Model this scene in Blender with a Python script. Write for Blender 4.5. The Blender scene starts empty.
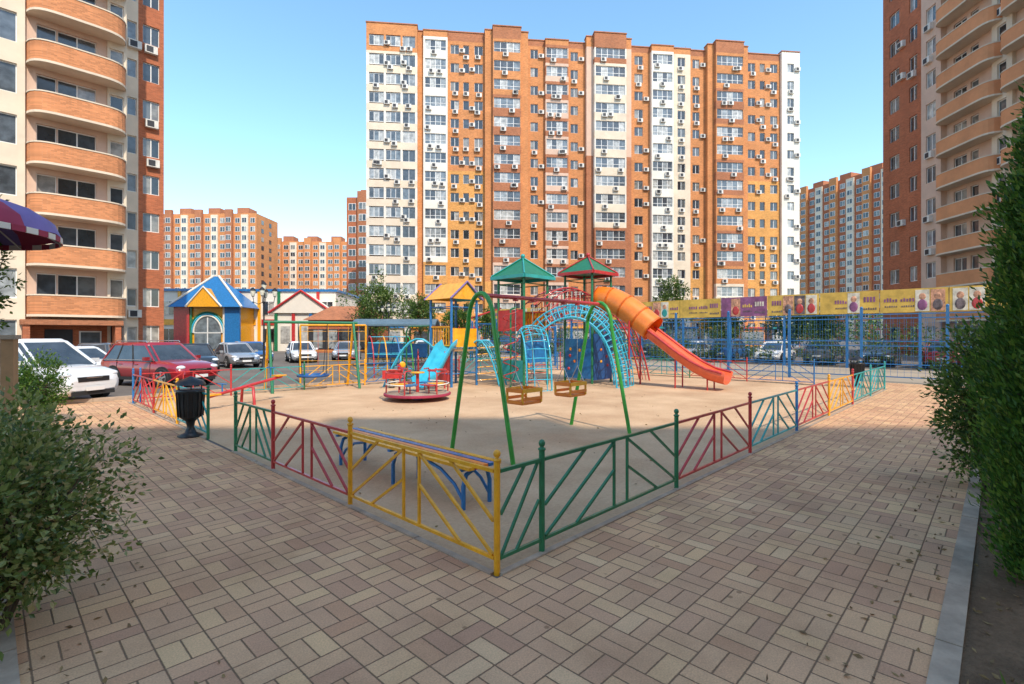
import bpy, math, random
import numpy as np
from mathutils import Matrix, Vector
random.seed(7)
rng = np.random.default_rng(7)
scene = bpy.context.scene
COL = scene.collection

# ------------------------------------------------------------------ materials
def new_mat(name):
    m = bpy.data.materials.new(name); m.use_nodes = True
    nt = m.node_tree
    b = nt.nodes['Principled BSDF']
    return m, nt, b

def ramp(nt, stops, interp='LINEAR'):
    r = nt.nodes.new('ShaderNodeValToRGB')
    r.color_ramp.interpolation = interp
    el = r.color_ramp.elements
    while len(el) < len(stops): el.new(0.5)
    for e, (p, c) in zip(el, stops):
        e.position = p; e.color = (c[0], c[1], c[2], 1)
    return r

def mth(nt, op, a, b=None, c=None):
    n = nt.nodes.new('ShaderNodeMath'); n.operation = op
    for i, v in enumerate((a, b, c)):
        if v is None: continue
        if isinstance(v, (int, float)): n.inputs[i].default_value = v
        else: nt.links.new(v, n.inputs[i])
    return n.outputs[0]

def tc(nt): return nt.nodes.new('ShaderNodeTexCoord').outputs['Object']

def noise(nt, vec, scale, detail=4, rough=.55):
    n = nt.nodes.new('ShaderNodeTexNoise')
    n.inputs['Scale'].default_value = scale; n.inputs['Detail'].default_value = detail
    n.inputs['Roughness'].default_value = rough
    nt.links.new(vec, n.inputs['Vector'])
    return n.outputs['Fac']

def mat(name, col, rough=.6, metal=0., var=.15, ns=3., bump=0., bs=30., spec=.5, coat=0., emit=None):
    m, nt, b = new_mat(name)
    v = tc(nt)
    f = noise(nt, v, ns, 4, .65)
    lo = [c * (1 - var * 1.6) for c in col]; hi = [min(1, c * (1 + var * 1.3)) for c in col]
    r = ramp(nt, [(.3, lo), (.7, hi)])
    nt.links.new(f, r.inputs[0]); nt.links.new(r.outputs[0], b.inputs['Base Color'])
    b.inputs['Roughness'].default_value = rough; b.inputs['Metallic'].default_value = metal
    b.inputs['Specular IOR Level'].default_value = spec
    b.inputs['Coat Weight'].default_value = coat
    if bump > 0:
        bn = nt.nodes.new('ShaderNodeBump'); bn.inputs['Strength'].default_value = bump
        bn.inputs['Distance'].default_value = .02
        nt.links.new(noise(nt, v, bs, 5), bn.inputs['Height']); nt.links.new(bn.outputs[0], b.inputs['Normal'])
    return m

def brick_mat(name, col, mortar=(.5, .42, .33), bw=.25, bh=.075, var=.2):
    m, nt, b = new_mat(name)
    v = tc(nt)
    sep = nt.nodes.new('ShaderNodeSeparateXYZ'); nt.links.new(v, sep.inputs[0])
    cmb = nt.nodes.new('ShaderNodeCombineXYZ')
    nt.links.new(mth(nt, 'ADD', sep.outputs[0], sep.outputs[1]), cmb.inputs[0]); nt.links.new(sep.outputs[2], cmb.inputs[1])
    br = nt.nodes.new('ShaderNodeTexBrick'); nt.links.new(cmb.outputs[0], br.inputs['Vector'])
    br.inputs['Scale'].default_value = 1; br.inputs['Brick Width'].default_value = bw
    br.inputs['Row Height'].default_value = bh; br.inputs['Mortar Size'].default_value = .005
    br.inputs['Color1'].default_value = (*[c * (1 - var) for c in col], 1)
    br.inputs['Color2'].default_value = (*[c * (1 + var) for c in col], 1)
    br.inputs['Mortar'].default_value = (*[(c * .7 + d * .3) for c, d in zip(col, mortar)], 1)
    f = noise(nt, v, .35, 4, .6)
    r = ramp(nt, [(.3, (.84, .84, .84)), (.7, (1.1, 1.08, 1.06))]); nt.links.new(f, r.inputs[0])
    mx = nt.nodes.new('ShaderNodeMix'); mx.data_type = 'RGBA'; mx.blend_type = 'MULTIPLY'
    mx.inputs['Factor'].default_value = 1
    nt.links.new(br.outputs['Color'], mx.inputs[6]); nt.links.new(r.outputs[0], mx.inputs[7])
    nt.links.new(mx.outputs[2], b.inputs['Base Color']); b.inputs['Roughness'].default_value = .85
    b.inputs['Specular IOR Level'].default_value = .25
    return m

def leaf_mat(name, stops, rough=.45, trans=.3):
    m, nt, b = new_mat(name)
    g = nt.nodes.new('ShaderNodeNewGeometry')
    r = ramp(nt, stops); nt.links.new(g.outputs['Random Per Island'], r.inputs[0])
    nt.links.new(r.outputs[0], b.inputs['Base Color']); b.inputs['Roughness'].default_value = rough
    t = nt.nodes.new('ShaderNodeBsdfTranslucent')
    hs = nt.nodes.new('ShaderNodeHueSaturation'); hs.inputs['Value'].default_value = 1.5
    nt.links.new(r.outputs[0], hs.inputs['Color']); nt.links.new(hs.outputs[0], t.inputs['Color'])
    ms = nt.nodes.new('ShaderNodeMixShader'); ms.inputs[0].default_value = trans
    nt.links.new(b.outputs[0], ms.inputs[1]); nt.links.new(t.outputs[0], ms.inputs[2])
    nt.links.new(ms.outputs[0], nt.nodes['Material Output'].inputs[0])
    return m

def glass_mat(name, stops, rough=.12):
    m, nt, b = new_mat(name)
    g = nt.nodes.new('ShaderNodeNewGeometry')
    r = ramp(nt, stops, 'CONSTANT'); nt.links.new(g.outputs['Random Per Island'], r.inputs[0])
    v = tc(nt); f = noise(nt, v, 1.7, 3)
    mx = nt.nodes.new('ShaderNodeMix'); mx.data_type = 'RGBA'; mx.blend_type = 'MULTIPLY'; mx.inputs['Factor'].default_value = 1
    r2 = ramp(nt, [(.35, (.55, .55, .55)), (.65, (1.15, 1.15, 1.15))]); nt.links.new(f, r2.inputs[0])
    nt.links.new(r.outputs[0], mx.inputs[6]); nt.links.new(r2.outputs[0], mx.inputs[7])
    nt.links.new(mx.outputs[2], b.inputs['Base Color'])
    b.inputs['Roughness'].default_value = rough; b.inputs['Specular IOR Level'].default_value = .8
    return m

GREEN = mat('paint_green', (.015, .17, .07), .38, var=.14, ns=6, coat=.2)
LGREEN = mat('paint_light_green', (.035, .3, .035), .35, var=.14, ns=6, coat=.2)
RED = mat('paint_red', (.5, .035, .035), .38, var=.17, ns=6, coat=.2)
YEL = mat('paint_yellow', (.85, .38, .012), .4, var=.14, ns=6, coat=.2)
BLUE = mat('paint_blue', (.02, .16, .4), .38, var=.15, ns=6, coat=.2)
DBLUE = mat('paint_dark_blue', (.015, .08, .25), .45, var=.15)
TEAL = mat('paint_teal', (.03, .32, .3), .4, var=.15)
CYAN = mat('paint_cyan', (.04, .42, .58), .38, var=.12, coat=.2)
ORANGE = mat('paint_orange', (.85, .22, .02), .4, var=.1, coat=.2)
SLIDE = mat('slide_orange', (.75, .12, .04), .4, var=.1, coat=.2)
MAROON = mat('cloth_maroon', (.35, .03, .07), .7, var=.1)
PURPLE = mat('cloth_purple', (.2, .14, .36), .7, var=.1)
BLACK = mat('black_iron', (.015, .015, .017), .4, var=.2)
RUBBER = mat('rubber', (.02, .02, .02), .8, var=.2)
STEEL = mat('steel', (.5, .5, .5), .35, .8, var=.1)
WHITE = mat('white_plaster', (.76, .7, .6), .8, var=.07, ns=.4)
WFRAME = mat('white_pvc', (.8, .78, .74), .45, var=.03)
ACW = mat('ac_unit_white', (.7, .67, .6), .5, var=.1)
CONC = mat('concrete', (.4, .3, .215), .85, var=.18, ns=4, bump=.3)
GREY = mat('grey_metal', (.3, .32, .34), .5, var=.1)
DARK = mat('dark_interior', (.03, .03, .035), .6, var=.2)
WOOD = mat('painted_wood', (.4, .22, .1), .6, var=.2)
BRICK = brick_mat('orange_brick', (.58, .235, .085))
BRICKD = brick_mat('brown_brick', (.4, .15, .07))
BRICKR = brick_mat('red_brick', (.44, .135, .06))
YBRICK = brick_mat('yellow_brick', (.66, .32, .09))
CREAM = mat('cream_plaster', (.72, .59, .44), .85, var=.08, ns=.5)
PINKC = mat('pinkish_plaster', (.66, .45, .33), .85, var=.08, ns=.5)
SALMON = mat('salmon_parapet', (.66, .28, .12), .8, var=.1, ns=.6)
SALMON2 = brick_mat('salmon_brick', (.6, .24, .1))
GLASS = glass_mat('window_glass', [(0, (.03, .04, .05)), (.3, (.06, .075, .09)), (.5, (.12, .13, .13)), (.66, (.25, .24, .21)), (.8, (.03, .035, .04)), (.92, (.4, .38, .34))])
GLASSD = glass_mat('balcony_glass', [(0, (.07, .08, .09)), (.22, (.17, .2, .22)), (.42, (.33, .35, .35)), (.6, (.1, .12, .14)), (.78, (.5, .49, .45))])
CGLASS = mat('car_glass', (.05, .06, .07), .04, var=.3, ns=1.5, spec=1.)
CHROME = mat('chrome', (.6, .6, .6), .15, .9, var=.05)
HEADL = mat('headlight', (.75, .78, .8), .1, var=.05, coat=1)
TAILL = mat('taillight', (.4, .01, .01), .2, var=.05, coat=1)
BARK = mat('bark', (.12, .085, .055), .9, var=.3, ns=12, bump=.6)
LEAF = leaf_mat('leaf_green', [(0, (.03, .065, .012)), (.4, (.06, .12, .018)), (.75, (.11, .18, .03)), (1, (.19, .25, .05))])
LEAFV = leaf_mat('leaf_euonymus', [(0, (.05, .09, .02)), (.3, (.12, .17, .035)), (.65, (.22, .26, .07)), (.88, (.36, .36, .13)), (1, (.5, .36, .18))], .35)
THUJA = leaf_mat('thuja_green', [(0, (.02, .06, .008)), (.5, (.055, .14, .014)), (.85, (.12, .21, .022)), (1, (.2, .26, .04))], .6, .3)
LITTER = leaf_mat('dry_leaf', [(0, (.2, .12, .05)), (.5, (.3, .2, .08)), (1, (.12, .07, .03))], .8, .1)

def paving_mat():
    m, nt, b = new_mat('basketweave_paving')
    v = tc(nt)
    sep = nt.nodes.new('ShaderNodeSeparateXYZ'); nt.links.new(v, sep.inputs[0])
    B = .27
    sx = mth(nt, 'MULTIPLY', sep.outputs[0], 1 / B); sy = mth(nt, 'MULTIPLY', sep.outputs[1], 1 / B)
    cx = mth(nt, 'FLOOR', sx); cy = mth(nt, 'FLOOR', sy)
    fx = mth(nt, 'SUBTRACT', sx, cx); fy = mth(nt, 'SUBTRACT', sy, cy)
    par = mth(nt, 'FLOORED_MODULO', mth(nt, 'ADD', cx, cy), 2.)
    a = mth(nt, 'ADD', fx, mth(nt, 'MULTIPLY', par, mth(nt, 'SUBTRACT', fy, fx)))
    bb = mth(nt, 'ADD', fy, mth(nt, 'MULTIPLY', par, mth(nt, 'SUBTRACT', fx, fy)))
    a2 = mth(nt, 'MULTIPLY', a, 2.); idx = mth(nt, 'FLOOR', a2); af = mth(nt, 'SUBTRACT', a2, idx)
    da = mth(nt, 'MULTIPLY', mth(nt, 'MINIMUM', af, mth(nt, 'SUBTRACT', 1., af)), .5)
    db = mth(nt, 'MINIMUM', bb, mth(nt, 'SUBTRACT', 1., bb))
    d = mth(nt, 'MINIMUM', da, db)
    wob = mth(nt, 'MULTIPLY', mth(nt, 'SUBTRACT', noise(nt, v, 45, 3), .5), .024)
    d = mth(nt, 'ADD', d, wob)
    mr = nt.nodes.new('ShaderNodeMapRange'); mr.interpolation_type = 'SMOOTHSTEP'
    mr.inputs['From Min'].default_value = .006; mr.inputs['From Max'].default_value = .028
    nt.links.new(d, mr.inputs['Value'])
    joint = mr.outputs[0]
    cmb = nt.nodes.new('ShaderNodeCombineXYZ')
    nt.links.new(cx, cmb.inputs[0]); nt.links.new(cy, cmb.inputs[1]); nt.links.new(idx, cmb.inputs[2])
    wn = nt.nodes.new('ShaderNodeTexWhiteNoise'); wn.noise_dimensions = '3D'; nt.links.new(cmb.outputs[0], wn.inputs['Vector'])
    r = ramp(nt, [(0, (.6, .32, .18)), (.2, (.72, .43, .235)), (.4, (.64, .36, .21)), (.55, (.78, .48, .25)), (.75, (.7, .4, .225)), (.88, (.57, .31, .185)), (1, (.8, .51, .28))])
    nt.links.new(wn.outputs['Value'], r.inputs[0])
    st = ramp(nt, [(.25, (.66, .64, .62)), (.5, (.93, .93, .93)), (.75, (1.1, 1.08, 1.06))]); nt.links.new(noise(nt, v, .9, 6, .65), st.inputs[0])
    fi = ramp(nt, [(.3, (.78, .78, .78)), (.7, (1.14, 1.14, 1.14))]); nt.links.new(noise(nt, v, 90, 3, .7), fi.inputs[0])
    sp = ramp(nt, [(.0, (.55, .53, .5)), (.055, (.62, .6, .58)), (.08, (1, 1, 1))])
    vo = nt.nodes.new('ShaderNodeTexVoronoi'); vo.inputs['Scale'].default_value = 3.1; nt.links.new(v, vo.inputs['Vector']); nt.links.new(vo.outputs['Distance'], sp.inputs[0])
    def mul(x, y):
        mx = nt.nodes.new('ShaderNodeMix'); mx.data_type = 'RGBA'; mx.blend_type = 'MULTIPLY'; mx.inputs['Factor'].default_value = 1
        nt.links.new(x, mx.inputs[6]); nt.links.new(y, mx.inputs[7]); return mx.outputs[2]
    c = mul(mul(mul(r.outputs[0], st.outputs[0]), fi.outputs[0]), sp.outputs[0])
    mj = nt.nodes.new('ShaderNodeMix'); mj.data_type = 'RGBA'; nt.links.new(joint, mj.inputs['Factor'])
    mj.inputs[6].default_value = (.22, .135, .08, 1); nt.links.new(c, mj.inputs[7])
    nt.links.new(mj.outputs[2], b.inputs['Base Color']); b.inputs['Roughness'].default_value = .85
    b.inputs['Specular IOR Level'].default_value = .15
    bn = nt.nodes.new('ShaderNodeBump'); bn.inputs['Strength'].default_value = .9; bn.inputs['Distance'].default_value = .006
    hh = mth(nt, 'ADD', joint, mth(nt, 'MULTIPLY', wn.outputs['Value'], .5))
    hh = mth(nt, 'ADD', hh, mth(nt, 'MULTIPLY', noise(nt, v, 60, 4), .3))
    nt.links.new(hh, bn.inputs['Height']); nt.links.new(bn.outputs[0], b.inputs['Normal'])
    return m
PAVE = paving_mat()

def ground_mat(name, c0, c1, s1, s2, bump=.5, rough=.95, dist=.03):
    m, nt, b = new_mat(name)
    v = tc(nt)
    f = mth(nt, 'ADD', mth(nt, 'MULTIPLY', noise(nt, v, s1, 7, .6), .65), mth(nt, 'MULTIPLY', noise(nt, v, s2, 5, .7), .35))
    r = ramp(nt, [(.35, c0), (.62, c1)]); nt.links.new(f, r.inputs[0]); nt.links.new(r.outputs[0], b.inputs['Base Color'])
    b.inputs['Roughness'].default_value = rough; b.inputs['Specular IOR Level'].default_value = .1
    bn = nt.nodes.new('ShaderNodeBump'); bn.inputs['Strength'].default_value = bump; bn.inputs['Distance'].default_value = dist
    nt.links.new(mth(nt, 'ADD', noise(nt, v, s2 * .35, 6, .7), mth(nt, 'MULTIPLY', noise(nt, v, s2 * 2, 3), .3)), bn.inputs['Height'])
    nt.links.new(bn.outputs[0], b.inputs['Normal'])
    return m
SAND = ground_mat('sand', (.46, .28, .16), (.68, .46, .28), .6, 22, .8)
SOIL = ground_mat('soil', (.1, .065, .04), (.26, .165, .1), 1.2, 25, 1., dist=.05)
ASPH = ground_mat('asphalt', (.12, .105, .09), (.21, .185, .16), .25, 60, .3)
COURT = ground_mat('court_surface', (.3, .25, .19), (.42, .34, .25), .3, 40, .3)

# ------------------------------------------------------------------ mesh builder
class MB:
    def __init__(s):
        s.V = []; s.F = []; s.MI = []; s.SM = []; s.mats = []; s.T = None; s.chunks = []
    def mi(s, m):
        if m not in s.mats: s.mats.append(m)
        return s.mats.index(m)
    def add(s, vs, fs, m, sm=False):
        o = len(s.V); i = s.mi(m)
        if s.T is not None: vs = [tuple(s.T @ Vector(v)) for v in vs]
        s.V.extend([tuple(v) for v in vs])
        for f in fs:
            s.F.append([o + k for k in f]); s.MI.append(i); s.SM.append(sm)
    def box(s, x0, x1, y0, y1, z0, z1, m):
        s.add([(x0, y0, z0), (x1, y0, z0), (x1, y1, z0), (x0, y1, z0), (x0, y0, z1), (x1, y0, z1), (x1, y1, z1), (x0, y1, z1)],
              [(0, 3, 2, 1), (4, 5, 6, 7), (0, 1, 5, 4), (1, 2, 6, 5), (2, 3, 7, 6), (3, 0, 4, 7)], m)
    def rbox(s, c, sz, m, ang=0, axis='Z', R=None):
        R = R or Matrix.Rotation(ang, 3, axis)
        h = [k / 2 for k in sz]; c = Vector(c)
        vs = [c + R @ Vector((a * h[0], b * h[1], d * h[2])) for d in (-1, 1) for a, b in ((-1, -1), (1, -1), (1, 1), (-1, 1))]
        s.add(vs, [(0, 3, 2, 1), (4, 5, 6, 7), (0, 1, 5, 4), (1, 2, 6, 5), (2, 3, 7, 6), (3, 0, 4, 7)], m)
    def quad(s, pts, m): s.add(pts, [tuple(range(len(pts)))], m)
    def loft(s, rings, m, caps=True, sm=True, closed=True):
        n = len(rings[0]); vs = [p for r in rings for p in r]; fs = []
        for i in range(len(rings) - 1):
            for j in range(n if closed else n - 1):
                k = (j + 1) % n
                fs.append((i * n + j, i * n + k, (i + 1) * n + k, (i + 1) * n + j))
        s.add(vs, fs, m, sm)
        if caps:
            s.add(rings[0], [tuple(reversed(range(n)))], m); s.add(rings[-1], [tuple(range(n))], m)
    def tube(s, pts, r, m, n=8, caps=True, sm=True, rot=0):
        pts = [Vector(p) for p in pts]; N = len(pts)
        rr = r if isinstance(r, (list, tuple)) else [r] * N
        rings = []; up = None
        for i, p in enumerate(pts):
            t = (pts[min(i + 1, N - 1)] - pts[max(i - 1, 0)]).normalized()
            if up is None:
                up = Vector((0, 0, 1)) if abs(t.z) < .95 else Vector((1, 0, 0))
            x = up.cross(t)
            if x.length < 1e-4: x = t.orthogonal()
            x.normalize(); y = t.cross(x); up = y
            rings.append([p + (x * math.cos(rot + 2 * math.pi * k / n) + y * math.sin(rot + 2 * math.pi * k / n)) * rr[i] for k in range(n)])
        s.loft(rings, m, caps, sm)
    def bar(s, a, b, w, m): s.tube([a, b], w * .7071, m, n=4, sm=False, rot=math.pi / 4)
    def sphere(s, c, r, m, sc=(1, 1, 1), nu=12, nv=8):
        rings = []
        for i in range(nv + 1):
            a = -math.pi / 2 + math.pi * i / nv
            a = max(-1.55, min(1.55, a))
            rings.append([(c[0] + sc[0] * r * math.cos(a) * math.cos(2 * math.pi * k / nu), c[1] + sc[1] * r * math.cos(a) * math.sin(2 * math.pi * k / nu), c[2] + sc[2] * r * math.sin(a)) for k in range(nu)])
        s.loft(rings, m)
    def lathe(s, prof, c, m, n=16, sm=True, caps=True):
        s.loft([[(c[0] + r * math.cos(2 * math.pi * k / n), c[1] + r * math.sin(2 * math.pi * k / n), c[2] + z) for k in range(n)] for r, z in prof], m, caps, sm)
    def leaves(s, P, U, L, W, m, seed=0):
        g = np.random.default_rng(seed); k = len(P)
        U = U / (np.linalg.norm(U, axis=1, keepdims=True) + 1e-9)
        Rn = g.normal(size=(k, 3)); Vv = np.cross(U, Rn); Vv /= (np.linalg.norm(Vv, axis=1, keepdims=True) + 1e-9)
        Nn = np.cross(U, Vv)
        l = (L * g.uniform(.6, 1.3, k))[:, None]; w = (W * g.uniform(.6, 1.3, k))[:, None]
        A = P; Bq = P + U * l * .45 + Vv * w * .5 + Nn * w * .2; C = P + U * l; D = P + U * l * .45 - Vv * w * .5 + Nn * w * .2
        s.chunks.append((np.stack([A, Bq, C, D], 1).reshape(-1, 3), s.mi(m)))
    def build(s, name, M=None):
        V = list(s.V); F = list(s.F); MI = list(s.MI); SM = list(s.SM)
        for arr, mi in s.chunks:
            o = len(V); V.extend(map(tuple, arr.tolist())); k = len(arr) // 4
            F.extend([[o + 4 * i, o + 4 * i + 1, o + 4 * i + 2, o + 4 * i + 3] for i in range(k)])
            MI.extend([mi] * k); SM.extend([False] * k)
        me = bpy.data.meshes.new(name); me.from_pydata(V, [], F)
        for m in s.mats: me.materials.append(m)
        me.polygons.foreach_set('material_index', MI); me.polygons.foreach_set('use_smooth', SM)
        me.update()
        ob = bpy.data.objects.new(name, me); COL.objects.link(ob)
        if M is not None: ob.matrix_world = M
        return ob

def place(x, y, z=0, ang=0): return Matrix.Translation((x, y, z)) @ Matrix.Rotation(ang, 4, 'Z')
PGA = math.atan2(.7205, .6935)
PG = place(-.122, 4.12, 0, PGA)       # playground frame: x along right fence, y along left fence
def W(s, t, z=0): return PG @ Vector((s, t, z))

# ------------------------------------------------------------------ ground
def sheet(name, x0, x1, y0, y1, z, m, M=PG):
    b = MB(); b.quad([(x0, y0, 0), (x1, y0, 0), (x1, y1, 0), (x0, y1, 0)], m)
    return b.build(name, M @ Matrix.Translation((0, 0, z)))
sheet('ground', -1500, 1500, -1500, 1500, 0, ASPH, Matrix.Identity(4))
sheet('playground_sand', .0, 19.35, .0, 15.0, .008, SAND)
b = MB()
for x0, x1, y0, y1 in ((-2.75, 22.5, -2.65, -.06), (-2.75, -.06, -.06, 15.1), (19.45, 22.5, -.06, 15.1), (-2.75, 22.5, 15.1, 15.9)):
    b.quad([(x0, y0, 0), (x1, y0, 0), (x1, y1, 0), (x0, y1, 0)], PAVE)
b.build('pavement', PG @ Matrix.Translation((0, 0, .012)))
sheet('soil', -12, 22.5, -14, -2.78, .006, SOIL)
sheet('soil', -9, -2.88, -2.78, 8.5, .006, SOIL)
sheet('soil', -2.7, -1.9, 8.9, 13.2, .02, SOIL)
sheet('sports_court_ground', 22.55, 32.4, -14, 34, .006, COURT)
b = MB()
def kerb(b, x0, x1, y0, y1, z=.05):
    L = max(x1 - x0, y1 - y0); n = max(1, int(L))
    for i in range(n):
        if x1 - x0 > y1 - y0:
            w = (x1 - x0) / n; b.box(x0 + i * w + .004, x0 + (i + 1) * w - .004, y0, y1, 0, z + random.uniform(-.004, .004), CONC)
        else:
            w = (y1 - y0) / n; b.box(x0, x1, y0 + i * w + .004, y0 + (i + 1) * w - .004, 0, z + random.uniform(-.004, .004), CONC)
kerb(b, -2.75, 22.5, -2.78, -2.65, .03); kerb(b, -2.88, -2.75, -2.78, 15, .03)
kerb(b, 0, 19.4, -.06, .0, .025); kerb(b, -.06, .0, .02, 6.25, .025); kerb(b, -.06, .0, 7.7, 15, .025)
kerb(b, 19.36, 19.44, .03, 15, .04); kerb(b, 0, 19.35, 15.02, 15.1, .04); kerb(b, -2.75, 22.5, 15.9, 16.05, .12)
b.build('kerb', PG)

b = MB()
n = 700; P = np.column_stack([rng.uniform(-.5, 8, n), rng.uniform(-4.8, -2.8, n), np.full(n, .02)])
n2 = 170; P2 = np.column_stack([rng.uniform(-2.5, 14, n2), -2.6 + np.abs(rng.normal(0, .35, n2)), np.full(n2, .02)])
n3 = 120; P3 = np.column_stack([rng.uniform(.1, 12, n3), rng.uniform(.1, 10, n3), np.full(n3, .015)])
n4 = 170; P4 = np.column_stack([-2.7 + np.abs(rng.normal(0, .4, n4)), rng.uniform(-1, 12, n4), np.full(n4, .02)])
P = np.vstack([P, P2, P3, P4]); U = rng.normal(size=P.shape); U[:, 2] *= .15
b.leaves(P, U, .05, .028, LITTER, 3); b.build('fallen_leaves', PG)
# weeds along the right kerb
b = MB(); n = 900; cxs = rng.uniform(0, 9, 60); ii = rng.integers(0, 60, n)
P = np.column_stack([cxs[ii] + rng.normal(0, .06, n), -2.95 - (cxs[ii] * 7.3 % 1.2) + rng.normal(0, .06, n), np.full(n, .01)])
U = rng.normal(size=P.shape) * .5; U[:, 2] = 1; b.leaves(P, U, .1, .012, LEAF, 8); b.build('weeds', PG)

# ------------------------------------------------------------------ facades
def acunit(b, xa, y, zz):
    b.box(xa, xa + .85, y - .34, y - .01, zz, zz + .6, ACW)
    b.box(xa + .1, xa + .56, y - .355, y - .342, zz + .07, zz + .53, DARK)
def facade(b, cols, floors, fh, z0, back=.35, ac=.0, T=None, top=0):
    b.T = T
    for c in cols:
        p = c.get('p', 0); x0, x1 = c['x0'], c['x1']; cap = c.get('cap', 1.2)
        for f in range(floors):
            z = z0 + f * fh; wm = c['wall'](f); wins = c['wins']
            sp = c.get('span', c['wall'])(f)
            if not wins:
                b.box(x0, x1, -p, back, z, z + fh, wm); continue
            si = min(w[2] for w in wins); hh = max(w[3] for w in wins)
            b.box(x0, x1, -p, back, z, z + si, sp)
            b.box(x0, x1, -p, back, z + si + hh, z + fh, sp)
            if random.random() < c.get('acs', 0): acunit(b, random.uniform(x0 + .2, x1 - 1.1), -p, z + .08)
            xs = x0
            for (wa, wb, s_, h_, np_) in wins:
                a = x0 + wa; e = x0 + wb
                if a > xs + .01: b.box(xs, a, -p, back, z + si, z + si + hh, wm)
                y = -p + .14
                w = (e - a) / np_; za = z + s_; zb = za + h_
                for k in range(np_):
                    b.box(a + k * w + .03, a + (k + 1) * w - .03, y + .03, y + .05, za + .04, zb - .04, c.get('glass', GLASS))
                    b.box(a + k * w - .035, a + k * w + .035, y, y + .08, za, zb, WFRAME)
                b.box(e - .05, e, y - .002, y + .082, za, zb, WFRAME)
                b.box(a, e, y - .004, y + .084, za, za + .07, WFRAME); b.box(a, e, y - .004, y + .084, zb - .07, zb, WFRAME)
                if c.get('transom'): b.box(a, e, y - .006, y + .07, za + h_ * .33, za + h_ * .33 + .06, WFRAME)
                xs = e
                if random.random() < ac:
                    if e + .95 < x1 and random.random() < .6: acunit(b, e + .08, -p, z + si + random.uniform(-.2, .3))
                    else: acunit(b, a + random.uniform(0, max(.05, e - a - .85)), -p, z + random.uniform(.0, .2))
            if xs < x1 - .01: b.box(xs, x1, -p, back, z + si, z + si + hh, wm)
        zt = z0 + floors * fh
        b.box(x0, x1, -p, back, zt, zt + cap, c.get('capm', c['wall'](floors - 1)))
        b.box(x0 - .08, x1 + .08, -p - .1, back + .05, zt + cap, zt + cap + .15, c.get('trim', BRICKD))
    b.T = None

C = lambda m: (lambda f: m)
def lohi(lo, hi, n): return lambda f: lo if f < n else hi

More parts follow.
